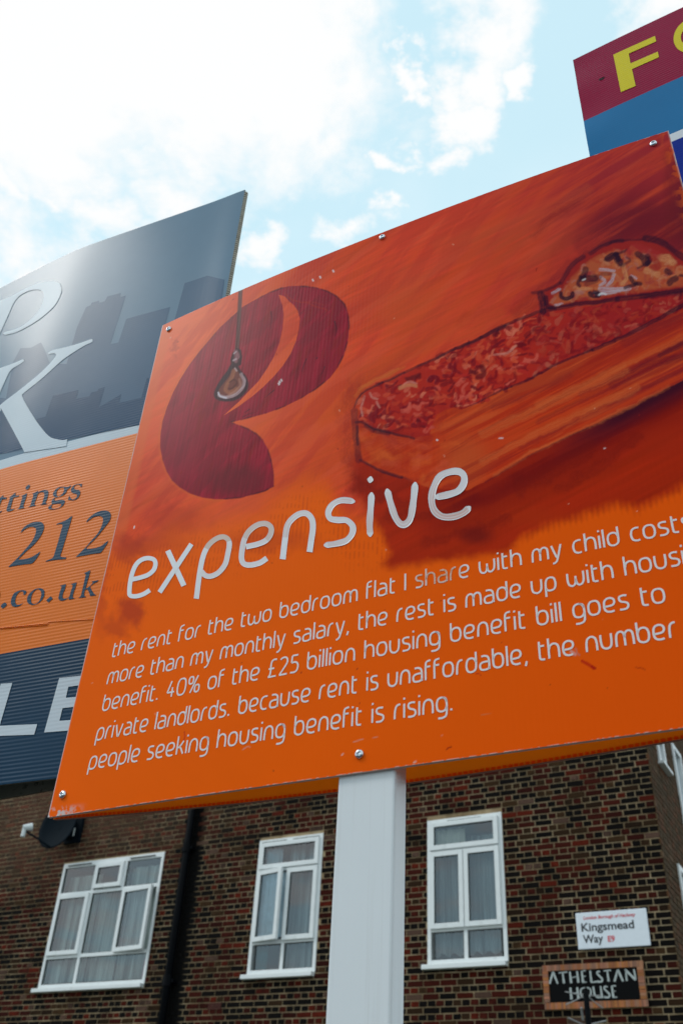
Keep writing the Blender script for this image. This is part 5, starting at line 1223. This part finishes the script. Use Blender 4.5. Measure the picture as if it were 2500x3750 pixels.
# ================================================================== the maroon and blue board on the right
KR = 1.25
RP = (.3192*KR, .7806*KR); AR = math.radians(-30.0)
RZ1, RZ0 = 1.4775*KR+EYE, .93*KR+EYE
def off_right(u, z):
    u = np.asarray(u); return .0015*np.sin(np.asarray(z)*40)*np.exp(-(u/.05)**2)+.010*np.sin(np.clip(u, 0, .7)/.7*math.pi)
RIGHT = Board(RP, AR, off_right)
zr1 = np.mean([RIGHT.uz(2132., 438.)[1], RIGHT.uz(2500., 286.)[1]]); zr2 = np.mean([RIGHT.uz(2453., 491.)[1], RIGHT.uz(2500., 472.)[1]]); zr3 = np.mean([RIGHT.uz(2462., 516.)[1], RIGHT.uz(2500., 502.)[1]])
RB = thing('estate_board', 'maroon and blue estate board with yellow capitals, behind the orange board, upper right', 'signboard', (RP[0], RP[1], 0))
M_rm = print_mat('maroon_print', (.30, .006, .045), d=.00030, rough=.30, pitch=.0064); M_rb = print_mat('blue_print', (.022, .170, .380), d=.00008, rough=.26, pitch=.0064); M_rw = print_mat('white_print', (.70, .72, .76), d=.0001); M_rn = print_mat('royal_blue_print', (.003, .02, .25), d=.0001, rough=.3)
M_ry = print_mat('yellow_print', (.74, .60, .030), d=.00022, rough=.34, pitch=.0064)
uR = np.linspace(0, .66, 110); zR = np.concatenate([np.linspace(RZ0, zr3, 12)[:-1], np.linspace(zr3, zr2, 4)[:-1], np.linspace(zr2, zr1, 12)[:-1], np.linspace(zr1, RZ1, 14)])
rm = [3 if (a+b)/2 < zr3 else 2 if (a+b)/2 < zr2 else 1 if (a+b)/2 < zr1 else 0 for a, b in zip(zR[:-1], zR[1:])]
under2(grid_sheet(RIGHT, 'front_board', uR, zR, 0., [M_rm, M_rb, M_rw, M_rn], None, row_mat=rm), RB)
under2(grid_sheet(RIGHT, 'front_board_inner_skin', uR, zR[::5], -.004, [M_rw], None, flip=True), RB)
under2(edge_strip(RIGHT, 'front_board_edge', list(uR), [RZ0, RZ1], 0, -.004, M_lrim, None), RB)
def off_rback(u, z): return off_right(u, z)-.0055-.034*np.sin(np.clip(u, 0, .66)/.66*math.pi)
RBK = Board(RP, AR, off_rback)
under2(grid_sheet(RBK, 'back_board', np.linspace(.002, .66, 50), np.linspace(RZ0, RZ1-.002, 10), 0., [M_rw], None), RB)
under2(grid_sheet(RBK, 'back_board_outer_skin', np.linspace(.002, .66, 50), np.linspace(RZ0, RZ1-.002, 10), -.004, [M_rm], None, flip=True), RB)
pr_ = MB().box(.30, .36, 0, .034, 0, RZ1-.05).build('post', M_post, None, bevel=.003); pr_.location = (*(RIGHT.P[:2]+RIGHT.n[:2]*.004), 0); pr_.rotation_euler = (0, 0, AR); under2(pr_, RB)
o6, s6 = (1950, 0), .3508
def rp(lp, soft=False):
    q = np.array(lp, float)*s6+np.array(o6)
    r = RIGHT.uz(q[:, 0], q[:, 1]); return [tuple(t) for t in r]
under2(drape(RIGHT, [[rp([(838,575),(1273,378),(1286,435),(1000,563),(1018,665),(1302,543),(1315,600),(1033,725),(1072,900),(918,965)])]], .0008, 'letter', M_ry, None), RB)['label'] = 'yellow capital F'
cxO, czO = RIGHT.uz(1950+1668*.3508, 365*.3508); e0 = RIGHT.uz(1950+1472*.3508, 450*.3508); rO = cxO-e0[0]
hO = abs(RIGHT.uz(1950+1568*.3508, 270*.3508)[1]-RIGHT.uz(1950+1568*.3508, 588*.3508)[1])/2/.84
ring = lambda k: [(cxO+rO*k*math.cos(t), czO+hO*(k if k == 1 else k*.97)*math.sin(t)) for t in np.linspace(0, 2*math.pi, 48, endpoint=False)]
under2(drape(RIGHT, [[ring(1.), ring(.62)]], .0008, 'letter', M_ry, None), RB)['label'] = 'yellow capital O'
# torn bolt hole
hu, hz = RIGHT.uz(1950+716*.3508, 824*.3508); 
hole = [(hu+.0052*math.cos(t)*(1+.15*math.sin(5*t)), hz+.0034*math.sin(t)*(1+.2*math.sin(3*t))) for t in np.linspace(0, 2*math.pi, 20, endpoint=False)]
under2(drape(RIGHT, [[hole]], .0006, 'bolt_hole', M_dark, None), RB)
lip = [(hu+.0035+.0035*math.cos(t), hz+.0032+.0012*math.sin(t)) for t in np.linspace(0, 2*math.pi, 10, endpoint=False)]
under2(drape(RIGHT, [[lip]], .0012, 'torn_flap', M_rm, None), RB)
